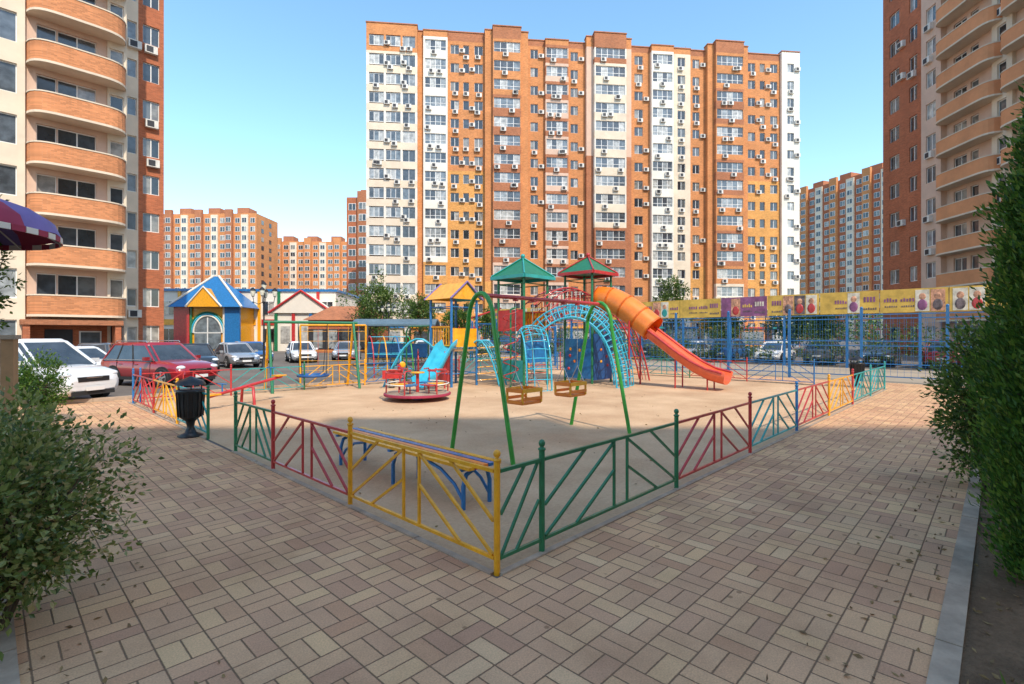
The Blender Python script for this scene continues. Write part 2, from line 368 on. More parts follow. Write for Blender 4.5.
b = MB()
L = 70.9; FL = 16; FH = 2.9; Z0 = 1.6
def bay(w, n=3, m=.35): return [(m, w - m, .85, 1.6, n)]
def winsC(w):
    return [(w * .08, w * .08 + 1.3, .9, 1.45, 2), (w * .42, w * .42 + .9, .9, 1.45, 1), (w * .72, w * .72 + 1.3, .9, 1.45, 2)]
cols = [
 dict(x0=0, x1=7.6, p=1.3, wall=lambda f: BRICK if f >= 15 else WHITE, span=lambda f: BRICK if f >= 15 else CREAM, wins=[(.4, 2.6, .9, 1.5, 3), (2.9, 5.1, .9, 1.5, 3), (5.4, 7.3, .7, 1.8, 2)], glass=GLASSD, cap=1.3, capm=BRICK, acs=.3),
 dict(x0=7.6, x1=8.5, p=.3, wall=C(BRICK), wins=[], cap=1.0),
 dict(x0=8.5, x1=12.2, p=.9, wall=lohi(YBRICK, WHITE, 4), wins=bay(3.7, 4, .25), glass=GLASSD, cap=.9, capm=BRICK, transom=1, acs=.4),
 dict(x0=12.2, x1=18.0, p=0, wall=lohi(YBRICK, BRICK, 9), wins=winsC(5.8), cap=1.4, capm=BRICKD),
 dict(x0=18.0, x1=19.2, p=.8, wall=lohi(YBRICK, BRICK, 3), wins=[], cap=1.6),
 dict(x0=19.2, x1=23.6, p=1.5, wall=lohi(PINKC, BRICK, 4), span=lambda f: PINKC if f < 4 else (BRICKD if f < 13 else BRICK), wins=bay(4.4, 4, .15), glass=GLASSD, cap=1.9, capm=BRICKD, transom=1, acs=.4),
 dict(x0=23.6, x1=24.8, p=.8, wall=C(BRICK), wins=[], cap=1.6),
 dict(x0=24.8, x1=27.6, p=0, wall=C(BRICK), wins=[(.5, 1.7, .9, 1.45, 2)], cap=.9, capm=BRICKD),
 dict(x0=27.6, x1=31.3, p=.7, wall=lambda f: BRICKD if f % 5 == 4 else PINKC, span=lambda f: BRICKD if f % 2 else PINKC, wins=bay(3.7, 4, .15), glass=GLASSD, cap=.8, capm=BRICK, transom=1, acs=.4),
 dict(x0=31.3, x1=34.2, p=0, wall=C(BRICK), wins=[(.5, 1.7, .9, 1.45, 2)], cap=.9, capm=BRICKD),
 dict(x0=34.2, x1=35.3, p=.8, wall=lohi(BRICKD, PINKC, 10), wins=[], cap=1.6, capm=BRICK),
 dict(x0=35.3, x1=40.5, p=1.6, wall=lohi(BRICKD, WHITE, 6), span=lambda f: BRICKD if f < 6 else (CREAM if f < 15 else BRICKD), wins=bay(5.2, 5, .2), glass=GLASSD, cap=1.9, capm=BRICKD, transom=1, acs=.4),
 dict(x0=40.5, x1=41.6, p=.8, wall=lohi(BRICKD, PINKC, 10), wins=[], cap=1.6, capm=BRICK),
 dict(x0=41.6, x1=45.0, p=0, wall=C(BRICK), wins=[(.8, 2.2, .9, 1.45, 2)], cap=.9, capm=BRICKD),
 dict(x0=45.0, x1=48.7, p=.8, wall=C(WHITE), wins=bay(3.7, 4, .2), glass=GLASSD, cap=.9, capm=BRICK, transom=1, acs=.5),
 dict(x0=48.7, x1=51.8, p=.3, wall=C(CREAM), wins=[(.9, 2.2, .9, 1.45, 2)], cap=.9, capm=BRICK),
 dict(x0=51.8, x1=54.5, p=0, wall=lohi(YBRICK, BRICK, 4), wins=[(.5, 1.7, .9, 1.45, 2)], cap=.9, capm=BRICKD),
 dict(x0=54.5, x1=55.6, p=.8, wall=C(BRICK), wins=[], cap=1.6),
 dict(x0=55.6, x1=60.4, p=1.5, wall=lohi(PINKC, BRICK, 3), span=lambda f: (BRICKD, BRICK)[(f // 2) % 2] if f > 2 else CREAM, wins=bay(4.8, 5, .15), glass=GLASSD, cap=1.9, capm=BRICKD, transom=1, acs=.4),
 dict(x0=60.4, x1=61.5, p=.8, wall=C(BRICK), wins=[], cap=1.6),
 dict(x0=61.5, x1=67.7, p=0, wall=lohi(YBRICK, BRICK, 9), wins=winsC(6.2), cap=1.0, capm=BRICKD),
 dict(x0=67.7, x1=70.9, p=.5, wall=C(WHITE), wins=[(1.0, 2.2, .9, 1.45, 2)], glass=GLASSD, cap=1.4, capm=WHITE, acs=.3),
]
b.box(.05, L - .05, .3, 15, 0, Z0 + FL * FH + .6, BRICK)
b.box(-.02, L + .02, -.6, .3, 0, Z0, BRICKD)
facade(b, cols, FL, FH, Z0, ac=.8)
for k in range(6):
    x = 6 + k * 11.5; b.box(x, x + 4, 5, 10, Z0 + FL * FH + .6, Z0 + FL * FH + 3.1, BRICKD)
    b.tube([(x + 1, 4, Z0 + FL * FH), (x + 1, 4, Z0 + FL * FH + 4)], .04, GREY, 5)
for k in range(12):
    x = 1 + k * 5.8
    b.box(x, x + 4.6, -2.4, -.62, .0, 3.0, (CREAM, BRICK, GREY)[k % 3]); b.box(x + .4, x + 4.2, -2.46, -2.41, .5, 2.5, GLASSD)
    b.box(x - .1, x + 4.7, -2.7, -.63, 3.0, 3.25, (BLUE, YEL, RED, TEAL)[k % 4])
fa = math.atan2(7.7, 70.5)
b.build('apartment_building', place(-22.2, 78, 0, fa))

def balcony(b, xs, xe, z, dep, ex, pm):
    pts = []
    N_ = 19
    for i in range(N_):
        u = i / (N_ - 1); u = .5 - .5 * math.cos(math.pi * u); x = xs + u * (xe - xs)
        y = -dep * (1 - (abs(2 * u - 1)) ** ex) ** .5 if 0 < i < N_ - 1 else 0
        pts.append((x, y))
    def wall(o, z0, z1, m):
        cxm = (xs + xe) / 2
        A = []; B_ = []
        for x, y in pts:
            d = Vector((x - cxm, y * 3, 0)); d = d.normalized() if d.length > 0 else Vector((0, -1, 0)); A.append((x + d.x * o, y - o)); B_.append((x - d.x * .12, min(y + .12, 0)))
        ring = [[(p[0], p[1], z0) for p in A] + [(p[0], p[1], z0) for p in reversed(B_)], [(p[0], p[1], z1) for p in A] + [(p[0], p[1], z1) for p in reversed(B_)]]
        b.loft(ring, m, caps=False, sm=False)
        n = len(A); vs = ring[1]
        b.add(vs, [(i, i + 1, 2 * n - 2 - i, 2 * n - 1 - i) for i in range(n - 1)], m)
    wall(0, z - .12, z + .98, pm); wall(.03, z + .98, z + 1.06, CREAM); wall(.02, z - .26, z - .12, CREAM)
    b.add([(p[0], p[1], z - .1) for p in pts], [tuple(range(N_))], PINKC)
    b.add([(p[0], p[1], z - .26) for p in pts], [tuple(reversed(range(N_)))], CREAM)

# left apartment building
b = MB()
fl = 14; fh = 3.0; T0 = 38.8
b.box(-20, 3.55, .3, 14, 0, fl * fh + 1, CREAM)
cols = [
 dict(x0=-14, x1=-4.2, p=0, wall=C(BRICKR), wins=[(1, 2.6, .9, 1.6, 2), (5, 6.6, .9, 1.6, 2)]),
 dict(x0=-4.2, x1=-1.25, p=.25, wall=C(CREAM), wins=[(.35, 2.6, .8, 1.75, 3)], glass=GLASSD),
 dict(x0=-1.25, x1=2.6, p=0, wall=C(PINKC), wins=[(.5, 1.4, .1, 2.3, 1), (1.45, 3.3, .9, 1.5, 2)]),
 dict(x0=2.6, x1=3.6, p=.1, wall=C(CREAM), wins=[(.15, .85, .8, 1.5, 1)]),
]
facade(b, cols, fl, fh, .3)
for f in range(1, fl): balcony(b, -1.2, 3.55, .3 + f * fh, 1.35, 5, SALMON2)
b.box(3.0, 7.15, 7.6, 20, 0, fl * fh + 1, BRICKR)
T = Matrix.Translation((0, 7.3, 0))
facade(b, [dict(x0=3.58, x1=4.7, p=0, wall=C(BRICKR), wins=[]), dict(x0=4.7, x1=5.5, p=.0, wall=C(CREAM), wins=[(.1, .7, .9, 1.4, 1)], glass=GLASSD), dict(x0=5.5, x1=7.2, p=0, wall=C(BRICKR), wins=[(.3, 1.4, .9, 1.5, 2)])], fl, fh, .3, T=T, ac=.4)
b.box(-1.5, 3.2, -1.7, -.01, 2.55, 2.85, BRICKD); b.box(-1.4, -1.1, -1.6, -.3, 0, 2.55, BRICKR); b.box(2.8, 3.1, -1.6, -.3, 0, 2.55, BRICKR)
b.box(-1.25, 2.6, -.06, -.02, 0, 2.6, BRICKR)
b.box(-.4, .9, -.1, -.065, 0, 2.3, DARK); b.box(1.2, 2.3, -.12, -.065, 0.6, 2.2, WFRAME); b.box(1.28, 2.22, -.14, -.125, .68, 2.12, GLASSD)
b.box(-14, 3.7, -.3, -.26, 0, .5, CONC)
b.build('apartment_building', PG @ Matrix.Translation((0, T0, 0)))

# right apartment building
b = MB()
RB = place(40.25, 55, 0, -math.pi / 2 - .055)
b.box(0.05, 34, .3, 12, 0, 41.5, BRICKR)
cols = [
 dict(x0=0, x1=6.2, p=0, wall=C(BRICKR), wins=[(1.0, 2.5, .9, 1.5, 2), (3.9, 5.0, .9, 1.5, 2)]),
 dict(x0=6.2, x1=8.6, p=.5, wall=C(PINKC), span=C(PINKC), wins=[(.6, 1.8, .9, 1.5, 2)], glass=GLASSD),
 dict(x0=8.6, x1=13.6, p=0, wall=C(PINKC), wins=[(.8, 2.2, .9, 1.5, 2), (2.6, 3.4, .1, 2.3, 1)]),
 dict(x0=13.6, x1=15.4, p=.3, wall=C(CREAM), wins=[(.5, 1.3, .9, 1.5, 1)]),
 dict(x0=15.4, x1=21, p=0, wall=C(PINKC), wins=[(.8, 2.2, .9, 1.5, 2), (2.6, 3.4, .1, 2.3, 1)]),
 dict(x0=21, x1=34, p=0, wall=C(BRICKR), wins=[(2, 3.5, .9, 1.5, 2), (7, 8.5, .9, 1.5, 2)]),
]
facade(b, cols, 13, 3.0, .4, ac=.3)
for f in range(1, 13):
    balcony(b, 8.4, 14.6, .4 + f * 3.0, 1.3, 8, SALMON); balcony(b, 14.9, 21.0, .4 + f * 3.0, 1.3, 8, SALMON)
b.build('apartment_building', RB)

# building behind the camera (casts the courtyard shade)
b = MB()
b.box(.05, 85, .3, 14, 0, 49, BRICK)
cc = []
x = 0
for k in range(17):
    w = 5.0; cc.append(dict(x0=x, x1=x + w, p=(1.2 if k % 3 == 1 else 0), wall=C((BRICK, CREAM, YBRICK)[k % 3]), wins=[(1.2, 3.6, .9, 1.5, 3)])); x += w
facade(b, cc, 16, 3.0, .5, T=None)
b.build('apartment_building', place(72, -29.0, 0, math.pi))

def far_block(x, y, ang, w, h, wall1, wall2, fl, nc, dep=14):
    b = MB(); b.box(0, w, 0, dep, 0, h, wall1)
    cw = w / nc; fhh = (h - 2) / fl
    for c in range(nc):
        if c % 4 in (1,): b.box(c * cw + .1, (c + 1) * cw - .1, -1.0, -.002, 0, h + 1.2, wall2)
        if c % 4 == 3: b.box(c * cw + .1, (c + 1) * cw - .1, -.5, -.002, 0, h - .5, CREAM)
        y0 = -1.0 if c % 4 == 1 else (-.5 if c % 4 == 3 else 0)
        for f in range(fl):
            z = 1 + f * fhh + fhh * .28; a = c * cw + cw * .22; e = (c + 1) * cw - cw * .22
            b.box(a - .1, e + .1, y0 - .06, y0 - .01, z - .1, z + fhh * .52 + .1, WFRAME)
            m_ = (a + e) / 2
            b.box(a, m_ - .06, y0 - .09, y0 - .065, z, z + fhh * .52, GLASS); b.box(m_ + .06, e, y0 - .09, y0 - .065, z, z + fhh * .52, GLASS)
    for f in range(fl):
        z = 1 + f * fhh + fhh * .28
        for k in (3, 8):
            b.box(w + .01, w + .06, k, k + 1.5, z, z + fhh * .5, GLASS)
            b.box(-.06, -.01, k, k + 1.5, z, z + fhh * .5, GLASS)
    for k in range(3): b.box(w * (.15 + .3 * k), w * (.15 + .3 * k) + 4, 3, 8, h, h + 2.6, BRICKD)
    return b.build('apartment_building', place(x, y, 0, ang))
far_block(-117, 168, -.04, 33, 42, BRICK, BRICKD, 14, 13)
far_block(-94, 195, .02, 31, 38, BRICK, BRICK, 13, 11)
far_block(-38.5, 118, 0, 16, 34, BRICKR, BRICKD, 12, 6)
far_block(106, 190, -1.2, 34, 55, BRICKR, BRICK, 18, 12)
far_block(-170, 230, .1, 60, 36, BRICK, CREAM, 12, 20)

# ------------------------------------------------------------------ kindergarten
b = MB()
b.box(-22, 0, 4, 16, 0, 7.4, WHITE); b.box(-22.2, .2, 3.8, 16.2, 7.4, 7.7, BLUE)
for k in range(9):
    x = -21 + k * 2.4
    for z in (1.0, 4.4):
        b.box(x, x + 1.5, 3.93, 3.99, z, z + 1.8, WFRAME); b.box(x + .08, x + .71, 3.9, 3.925, z + .08, z + 1.72, GLASS); b.box(x + .79, x + 1.42, 3.9, 3.925, z + .08, z + 1.72, GLASS)
    b.box(x - .55, x - .2, 3.85, 3.99, 0, 7.4, (RED, YEL, GREEN, BLUE)[k % 4])
    b.box(x - .1, x + 1.6, 3.9, 3.99, 3.2, 3.9, (YEL, RED, BLUE, GREEN)[k % 4])
x0, x1 = -17.0, -10.0; xm = (x0 + x1) / 2
b.box(x0, x1, 0, 3.9, 0, 5.2, YEL)
b.box(x0 - .2, x0 + 1.5, -.3, -.01, 0, 5.2, RED); b.box(x1 - 1.5, x1 + .2, -.3, -.01, 0, 5.2, BLUE)
b.box(x0 + 1.52, x0 + 1.75, -.2, -.01, 0, 5.2, GREEN); b.box(x1 - 1.75, x1 - 1.52, -.2, -.01, 0, 5.2, WHITE)
b.add([(x0 - .7, -.9, 5.2), (x1 + .7, -.9, 5.2), (x1 + .7, 4.6, 5.2), (x0 - .7, 4.6, 5.2), (xm - .3, 1.8, 9.0), (xm + .3, 1.8, 9.0)],
      [(0, 1, 5, 4), (1, 2, 5), (2, 3, 4, 5), (3, 0, 4), (0, 3, 2, 1)], BLUE)
b.tube([(x0 - .7, -.9, 5.2), (xm - .3, 1.8, 9.05)], .14, WHITE, 6); b.tube([(x1 + .7, -.9, 5.2), (xm + .3, 1.8, 9.05)], .14, WHITE, 6)
b.add([(xm - 1.9, -1.0, 5.2), (xm + 1.9, -1.0, 5.2), (xm, -1.0, 7.4), (xm, .9, 7.4)], [(0, 1, 2), (0, 2, 3), (1, 3, 2)], YEL)
b.tube([(xm - 2.0, -1.02, 5.2), (xm, -1.02, 7.5), (xm + 2.0, -1.02, 5.2)], .12, WHITE, 6)
arc = [(xm + 1.5 * math.cos(a), -.1, 2.2 + 1.9 * math.sin(a)) for a in np.linspace(0, math.pi, 16)]
b.add([(p[0], -.06, p[2]) for p in arc], [tuple(reversed(range(16)))], GLASSD)
for i, m_ in enumerate((WHITE, CYAN, GREEN)):
    b.tube([(xm + (1.6 + .22 * i) * math.cos(a), -.1, 2.2 + (2.0 + .2 * i) * math.sin(a)) for a in np.linspace(0, math.pi, 16)], .11, m_, 6)
b.box(xm - .05, xm + .05, -.14, -.07, .3, 4, WFRAME); b.box(xm - 1.5, xm + 1.5, -.14, -.07, 2.15, 2.25, WFRAME); b.box(xm - 1.5, xm + 1.5, -.1, -.02, .3, 2.15, GLASSD)
b.box(-6.5, 0, 1.5, 3.8, 0, 4.6, WHITE)
b.add([(-7, 1.2, 4.6), (.4, 1.2, 4.6), (.4, 4, 4.6), (-7, 4, 4.6), (-3.3, 1.2, 7.2), (-3.3, 4, 7.2)], [(0, 1, 4), (1, 2, 5, 4), (2, 3, 5), (3, 0, 4, 5)], WHITE)
b.tube([(-7.1, 1.1, 4.6), (-3.3, 1.1, 7.3), (.5, 1.1, 4.6)], .16, RED, 6)
for k, m_ in enumerate((GREEN, RED, BLUE, GREEN)): b.box(-6.5 + k * 2.05, -6.15 + k * 2.05, 1.3, 1.49, 0, 4.6, m_)
for k in range(3): b.box(-5.8 + k * 2.05, -4.7 + k * 2.05, 1.42, 1.48, 1, 3, GLASSD)
b.build('kindergarten_building', place(-22.0, 60, 0, .06))

b = MB()
b.box(0, 7, 0, 8, 0, 3.6, BRICKR); b.box(0, 7, -.05, -.01, .4, 2.6, DARK)
b.add([(-.4, -.6, 3.6), (7.4, -.6, 3.6), (7.4, 8.4, 3.6), (-.4, 8.4, 3.6), (1.5, 3, 5.3), (5.5, 3, 5.3)], [(0, 1, 5, 4), (1, 2, 5), (2, 3, 4, 5), (3, 0, 4), (3, 2, 1, 0)], BRICKD)
for k in range(4): b.box(.6 + k * 1.6, 1.6 + k * 1.6, -.1, -.055, .5, 2.5, GLASSD)
b.build('utility_building', place(-22.5, 56))

# ------------------------------------------------------------------ low coloured fence
def finial(b, x, y, zt, m):
    b.lathe([(.027, 0), (.036, .008), (.036, .02), (.016, .032), (.028, .05), (.031, .07), (.022, .092), (.003, .1)], (x, y, zt), m, 10)
def post(b, x, y, m, h=.92):
    b.tube([(x, y, 0), (x, y, h)], .027, m, 10); finial(b, x, y, h, m)
def panel(b, a, c, m, style=0):
    a = Vector((a[0], a[1], 0)); c = Vector((c[0], c[1], 0)); L = (c - a).length; d = (c - a) / L
    P = lambda x, z: a + d * x + Vector((0, 0, z))
    z0, z1 = .13, .84; w = .024
    b.bar(P(.03, z1), P(L - .03, z1), .03, m); b.bar(P(.03, z0), P(L - .03, z0), .028, m)
    if L < .9:
        b.bar(P(.04, z0), P(L - .05, z1), .022, m); b.bar(P(.04, z0 + .35), P(L * .6, z1), .022, m); b.bar(P(L * .4, z0), P(L - .04, z1 - .35), .022, m); return
    cx = L / 2; g = .13
    for x in (cx - g, cx + g): b.bar(P(x, z0), P(x, z1), w, m)
    H = z1 - z0; hw = cx - g
    for sgn in (1, -1):
        Q = (lambda x, z: P(x, z)) if sgn == 1 else (lambda x, z: P(L - x, z))
        b.bar(Q(.05, z0 + .02), Q(hw, z1 - .02), w, m)
        b.bar(Q(.04, z0 + H * .42), Q(hw * .56, z1 - .01), w, m)
        b.bar(Q(hw * .44, z0 + .01), Q(hw, z0 + H * .55), w, m)
def fence(run, name='low_metal_fence'):
    b = MB()
    for i, (p, m) in enumerate(run['posts']): post(b, p[0], p[1], m)
    for i, m in enumerate(run['panels']):
        if m is not None:
            a = run['posts'][i][0]; panel(b, a, run['posts'][i + 1][0], m, i % 2)
    for a, c, m in run.get('extra', []): panel(b, a, c, m)
    return b.build(name, PG)
fence(dict(posts=[((0, 0), YEL), ((.56, 0), GREEN), ((3.17, 0), GREEN), ((5.79, 0), RED), ((8.43, 0), BLUE), ((11.1, 0), YEL), ((13.8, 0), RED), ((16.5, 0), TEAL), ((19.2, 0), TEAL)],
      panels=[GREEN, GREEN, RED, TEAL, RED, YEL, TEAL, TEAL], extra=[((0, 0), (0, 2.39), YEL)]))
fence(dict(posts=[((0, 2.39), YEL), ((0, 4.62), RED), ((0, 6.2), GREEN)], panels=[RED, GREEN]))
fence(dict(posts=[((0, 7.7), GREEN), ((0, 9.9), YEL), ((0, 12.1), RED), ((0, 14.6), BLUE)], panels=[TEAL, YEL, RED]))
ps = [((x, 14.8), (BLUE, RED, GREEN, YEL)[i % 4]) for i, x in enumerate(np.linspace(.2, 19.2, 9))]
fence(dict(posts=ps, panels=[(RED, TEAL, YEL, BLUE)[i % 4] for i in range(8)]))
ps = [((19.2, y), (BLUE, RED, GREEN, YEL)[i % 4]) for i, y in enumerate(np.linspace(2.2, 14.6, 6))]
fence(dict(posts=ps, panels=[(BLUE, RED, TEAL, YEL)[i % 4] for i in range(5)]))

# ------------------------------------------------------------------ blue court fence and banner fence
b = MB()
y0, y1 = -7, 26; X = 22.65
y = y0
while y <= y1 + .1:
    b.box(X - .05, X + .05, y - .05, y + .05, 0, 3.05, BLUE); b.sphere((X, y, 3.08), .06, BLUE, nu=8, nv=6); y += 2.75
for z in (.25, 1.5, 2.8): b.box(X - .02, X + .02, y0, y1, z - .02, z + .02, BLUE)
y = y0
while y < y1:
    b.box(X - .004, X + .004, y - .004, y + .004, .25, 2.8, BLUE); y += .22
for z in np.arange(.45, 2.8, .22): b.box(X - .003, X + .003, y0, y1, z - .003, z + .003, BLUE)
for (xx, yy) in ((22.65, 26), (22.65, -7)):
    for i in range(5):
        xa = xx + .2 + i * 2.3; b.box(xa - .04, xa + .04, yy - .04, yy + .04, 0, 3, BLUE)
    for z in (.25, 1.5, 2.8): b.box(xx, xx + 9.7, yy - .02, yy + .02, z - .02, z + .02, BLUE)
b.build('blue_mesh_fence', PG)

b = MB(); X = 32.6
y = -10
while y < 34: b.box(X - .06, X + .06, y - .06, y + .06, 0, 4.5, BLUE); y += 3.4
for z in (.3, 1.6, 2.9): b.box(X - .03, X + .03, -10, 34, z - .03, z + .03, BLUE)
y = -10
while y < 34: b.box(X - .006, X + .006, y - .006, y + .006, .3, 2.9, BLUE); y += .3
BYEL = mat('banner_yellow', (.68, .43, .08), .6, var=.2, ns=1.5); BPUR = mat('banner_purple', (.26, .09, .2), .6, var=.3, ns=2)
BWH = mat('banner_white', (.7, .63, .5), .6, var=.25, ns=3); BGR = mat('banner_dark', (.16, .12, .12), .6, var=.5, ns=4); SKIN = mat('banner_peach', (.6, .3, .18), .6, var=.4, ns=5)
y = -10; k = 0
while y < 34:
    e = min(y + 3.0, 34); pur = k % 5 == 1
    b.box(X - .1, X - .07, y + .02, e - .02, 3.2, 4.5, BPUR if pur else BYEL)
    yy = y + .15
    while yy < e - .75:
        t = random.random()
        if t < .3:
            for q in range(5):
                hh = random.uniform(.14, .24); b.box(X - .112, X - .102, yy + q * .13, yy + q * .13 + .08, 3.8, 3.8 + hh, BYEL if pur else BPUR)
            for q in range(6): b.box(X - .112, X - .102, yy + q * .1, yy + q * .1 + .06, 3.5, 3.5 + random.uniform(.06, .1), BGR)
            yy += .75
        elif t < .75:
            b.box(X - .112, X - .102, yy, yy + .6, 3.25, 4.42, random.choice((BWH, BGR, BWH, SKIN))); b.sphere((X - .11, yy + .3, 4.05), .16, SKIN, (.08, 1, 1.2), 10, 6); b.sphere((X - .116, yy + .3, 3.6), .25, random.choice((BGR, RED, BPUR, TEAL)), (.05, .9, 1.2), 10, 6); yy += .65
        else:
            for q in range(6): b.box(X - .112, X - .102, yy + q * .11, yy + q * .11 + .07, 3.4, 3.4 + random.uniform(.08, .14), BGR)
            for q in range(4): b.box(X - .112, X - .102, yy + .06 + q * .15, yy + .06 + q * .15 + .1, 3.85, 4.15, BWH if pur else BPUR)
            yy += .8
    y += 3.0; k += 1
b.build('advertising_banner_fence', PG)

# ------------------------------------------------------------------ swing set
b = MB()
Bc = Vector((-.5, 8.1, 0))
H = 2.62; Lb = 3.32
T = Matrix.Translation(Bc) @ Matrix.Rotation(PGA, 4, 'Z')
for xx in (0, Lb):
    pts = [(xx, -.72, 0)]
    for z in (.8, 1.6, 2.1): pts.append((xx, -.72 + .42 * (z / 2.1), z))
    R = .3
    for a in np.linspace(math.pi * .95, .05 * math.pi, 11): pts.append((xx, R * math.cos(a), 2.1 + (H - 2.1) * math.sin(a)))
    for z in (2.1, 1.6, .8): pts.append((xx, .72 - .42 * (z / 2.1), z))
    pts.append((xx, .72, 0))
    b.tube(pts, .038, LGREEN, 10)
b.tube([(0, 0, H - .03), (Lb, 0, H - .03)], .036, RED, 10)
for cx, ht in ((1.03, .78), (2.35, .8)):
    for sx in (-.22, .22):
        b.lathe([(.05, -.02), (.05, .02)], (cx + sx, 0, H - .07), RED, 8)
        b.tube([(cx + sx, 0, H - .07), (cx + sx, 0, ht + .55)], .007, STEEL, 5)
        b.tube([(cx + sx, 0, ht + .55), (cx + sx, -.16, ht + .25)], .008, STEEL, 5); b.tube([(cx + sx, 0, ht + .55), (cx + sx, .16, ht + .25)], .008, STEEL, 5)
    m_ = ORANGE
    b.box(cx - .24, cx + .24, -.18, .18, ht - .02, ht + .02, m_)
    for yy in (-.19, .19): b.rbox((cx, yy, ht + .22), (.5, .03, .07), YEL); b.rbox((cx, yy, ht + .08), (.5, .025, .05), m_)
    for xx in (-.25, .25): b.rbox((cx + xx, 0, ht + .22), (.03, .38, .07), m_); b.box(cx + xx - .012, cx + xx + .012, -.19, .19, ht, ht + .05, m_)
    for xx in (-.24, .24):
        for yy in (-.18, .18): b.bar((cx + xx, yy, ht), (cx + xx, yy, ht + .25), .03, YEL)
b.build('swing_set', T)

# ------------------------------------------------------------------ bench
b = MB()
x0, x1, y0, y1 = .75, 1.25, 1.2, 4.3
for i, m_ in enumerate((YEL, RED, ORANGE, BLUE, YEL)):
    x = x0 + i * .103; b.box(x, x + .08, y0, y1, .47, .505, m_)
for y in (y0 + .15, (y0 + y1) / 2, y1 - .15):
    xm = (x0 + x1) / 2
    b.tube([(xm - .2, y, 0), (xm - .2, y, .27), (xm - .16, y, .39), (xm, y, .45), (xm + .16, y, .39), (xm + .2, y, .27), (xm + .2, y, 0)], .026, BLUE, 8)
    b.box(x0 - .02, x1 + .02, y - .025, y + .025, .44, .47, BLUE)
for yy, d in ((y0 + .15, 1), (y1 - .15, -1)):
    for xx in (xm - .2, xm + .2): b.tube([(xx, yy, .1), (xx, yy + d * .15, .26), (xx, yy + d * .4, .39), (xx, yy + d * .7, .45)], .02, BLUE, 6)
b.build('playground_bench', PG)

# ------------------------------------------------------------------ carousel
b = MB()
b.lathe([(.98, .14), (1.0, .16), (1.0, .21), (.97, .22)], (0, 0, 0), MAROON, 32, sm=False); b.lathe([(.16, 0), (.16, .14)], (0, 0, 0), DBLUE, 12)
b.lathe([(.95, .221), (.95, .23)], (0, 0, 0), CONC, 32, sm=False)
b.tube([(0, 0, .22), (0, 0, .82)], .05, RED, 10); b.lathe([(.2, .8), (.22, .82), (.2, .84)], (0, 0, 0), YEL, 16)
for k in range(6):
    a = k * math.pi / 3 + .3; c, s_ = math.cos(a), math.sin(a)
    b.tube([(.92 * c, .92 * s_, .22), (.92 * c, .92 * s_, .82), (.86 * c, .86 * s_, .9), (.5 * c, .5 * s_, .9)], .022, RED, 7)
    if k % 3 != 1:
        for z in (.5, .84):
            b.tube([(.93 * math.cos(a + q * math.pi / 18), .93 * math.sin(a + q * math.pi / 18), z) for q in range(7)], .02, RED if z > .6 else WHITE, 7)
    b.rbox((.55 * c, .55 * s_, .48), (.5, .28, .035), (YEL, BLUE, RED)[k % 3], a)
    b.tube([(.55 * c, .55 * s_, .22), (.55 * c, .55 * s_, .48)], .02, RED, 6)
b.build('merry_go_round', place(-2.85, 15.3))

# ------------------------------------------------------------------ main play structure (PG frame)
b = MB()
def pyr(b, cx, cy, w, ze, za, m, trim):
    h = w / 2
    b.add([(cx - h, cy - h, ze), (cx + h, cy - h, ze), (cx + h, cy + h, ze), (cx - h, cy + h, ze), (cx, cy, za)], [(0, 1, 4), (1, 2, 4), (2, 3, 4), (3, 0, 4), (3, 2, 1, 0)], m)
    for q in range(4):
        p = [(cx - h, cy - h), (cx + h, cy - h), (cx + h, cy + h), (cx - h, cy + h)]
        b.bar((p[q][0], p[q][1], ze - .05), (p[(q + 1) % 4][0], p[(q + 1) % 4][1], ze - .05), .12, trim)
        b.tube([(p[q][0], p[q][1], ze + .03), (cx, cy, za + .03)], .03, trim, 5)
    b.sphere((cx, cy, za + .08), .09, trim)
def tower(b, cx, cy, w, zp, ze, m=GREEN, rails=(0, 1, 2, 3), rc=RED):
    h = w / 2; C4 = [(cx - h, cy - h), (cx + h, cy - h), (cx + h, cy + h), (cx - h, cy + h)]
    for x, y in C4: b.tube([(x, y, 0), (x, y, ze)], .05, m, 8)
    b.box(cx - h, cx + h, cy - h, cy + h, zp - .06, zp, WOOD)
    for i in rails:
        A = Vector((*C4[i], 0)); B_ = Vector((*C4[(i + 1) % 4], 0))
        for z in (zp + .15, zp + .85): b.tube([A + Vector((0, 0, z)), B_ + Vector((0, 0, z))], .025, rc, 6)
        for k in range(1, 8):
            q = A.lerp(B_, k / 8); b.tube([q + Vector((0, 0, zp + .15)), q + Vector((0, 0, zp + .85))], .014, rc, 5)
    for i in range(4):
        A = Vector((*C4[i], 0)); B_ = Vector((*C4[(i + 1) % 4], 0))
        b.tube([A + Vector((0, 0, .5)), B_ + Vector((0, 0, .5))], .022, m, 6)
        b.tube([A + Vector((0, 0, ze - .3)), B_ + Vector((0, 0, ze - .3))], .022, m, 6)
A_, B2, C_ = (11.7, 10.5), (14.5, 9.4), (9.7, 12.3)
tower(b, *A_, 1.35, 2.0, 4.2, GREEN, (1, 2)); pyr(b, *A_, 1.75, 4.2, 4.95, GREEN, TEAL)
tower(b, *B2, 1.35, 2.7, 4.5, GREEN, (1, 2, 3), RED); pyr(b, *B2, 1.75, 4.5, 5.2, GREEN, RED)
tower(b, *C_, 1.25, 1.4, 3.3, BLUE, (2, 3), YEL)
cx, cy = C_; h = .8
RV = [(cx - h, cy - h, 3.3), (cx + h, cy - h, 3.3), (cx + h, cy + h, 3.3), (cx - h, cy + h, 3.3), (cx, cy - h, 3.95), (cx, cy + h, 3.95)]
b.add(RV, [(0, 4, 5, 3)], YEL); b.add(RV, [(1, 2, 5, 4)], TEAL)
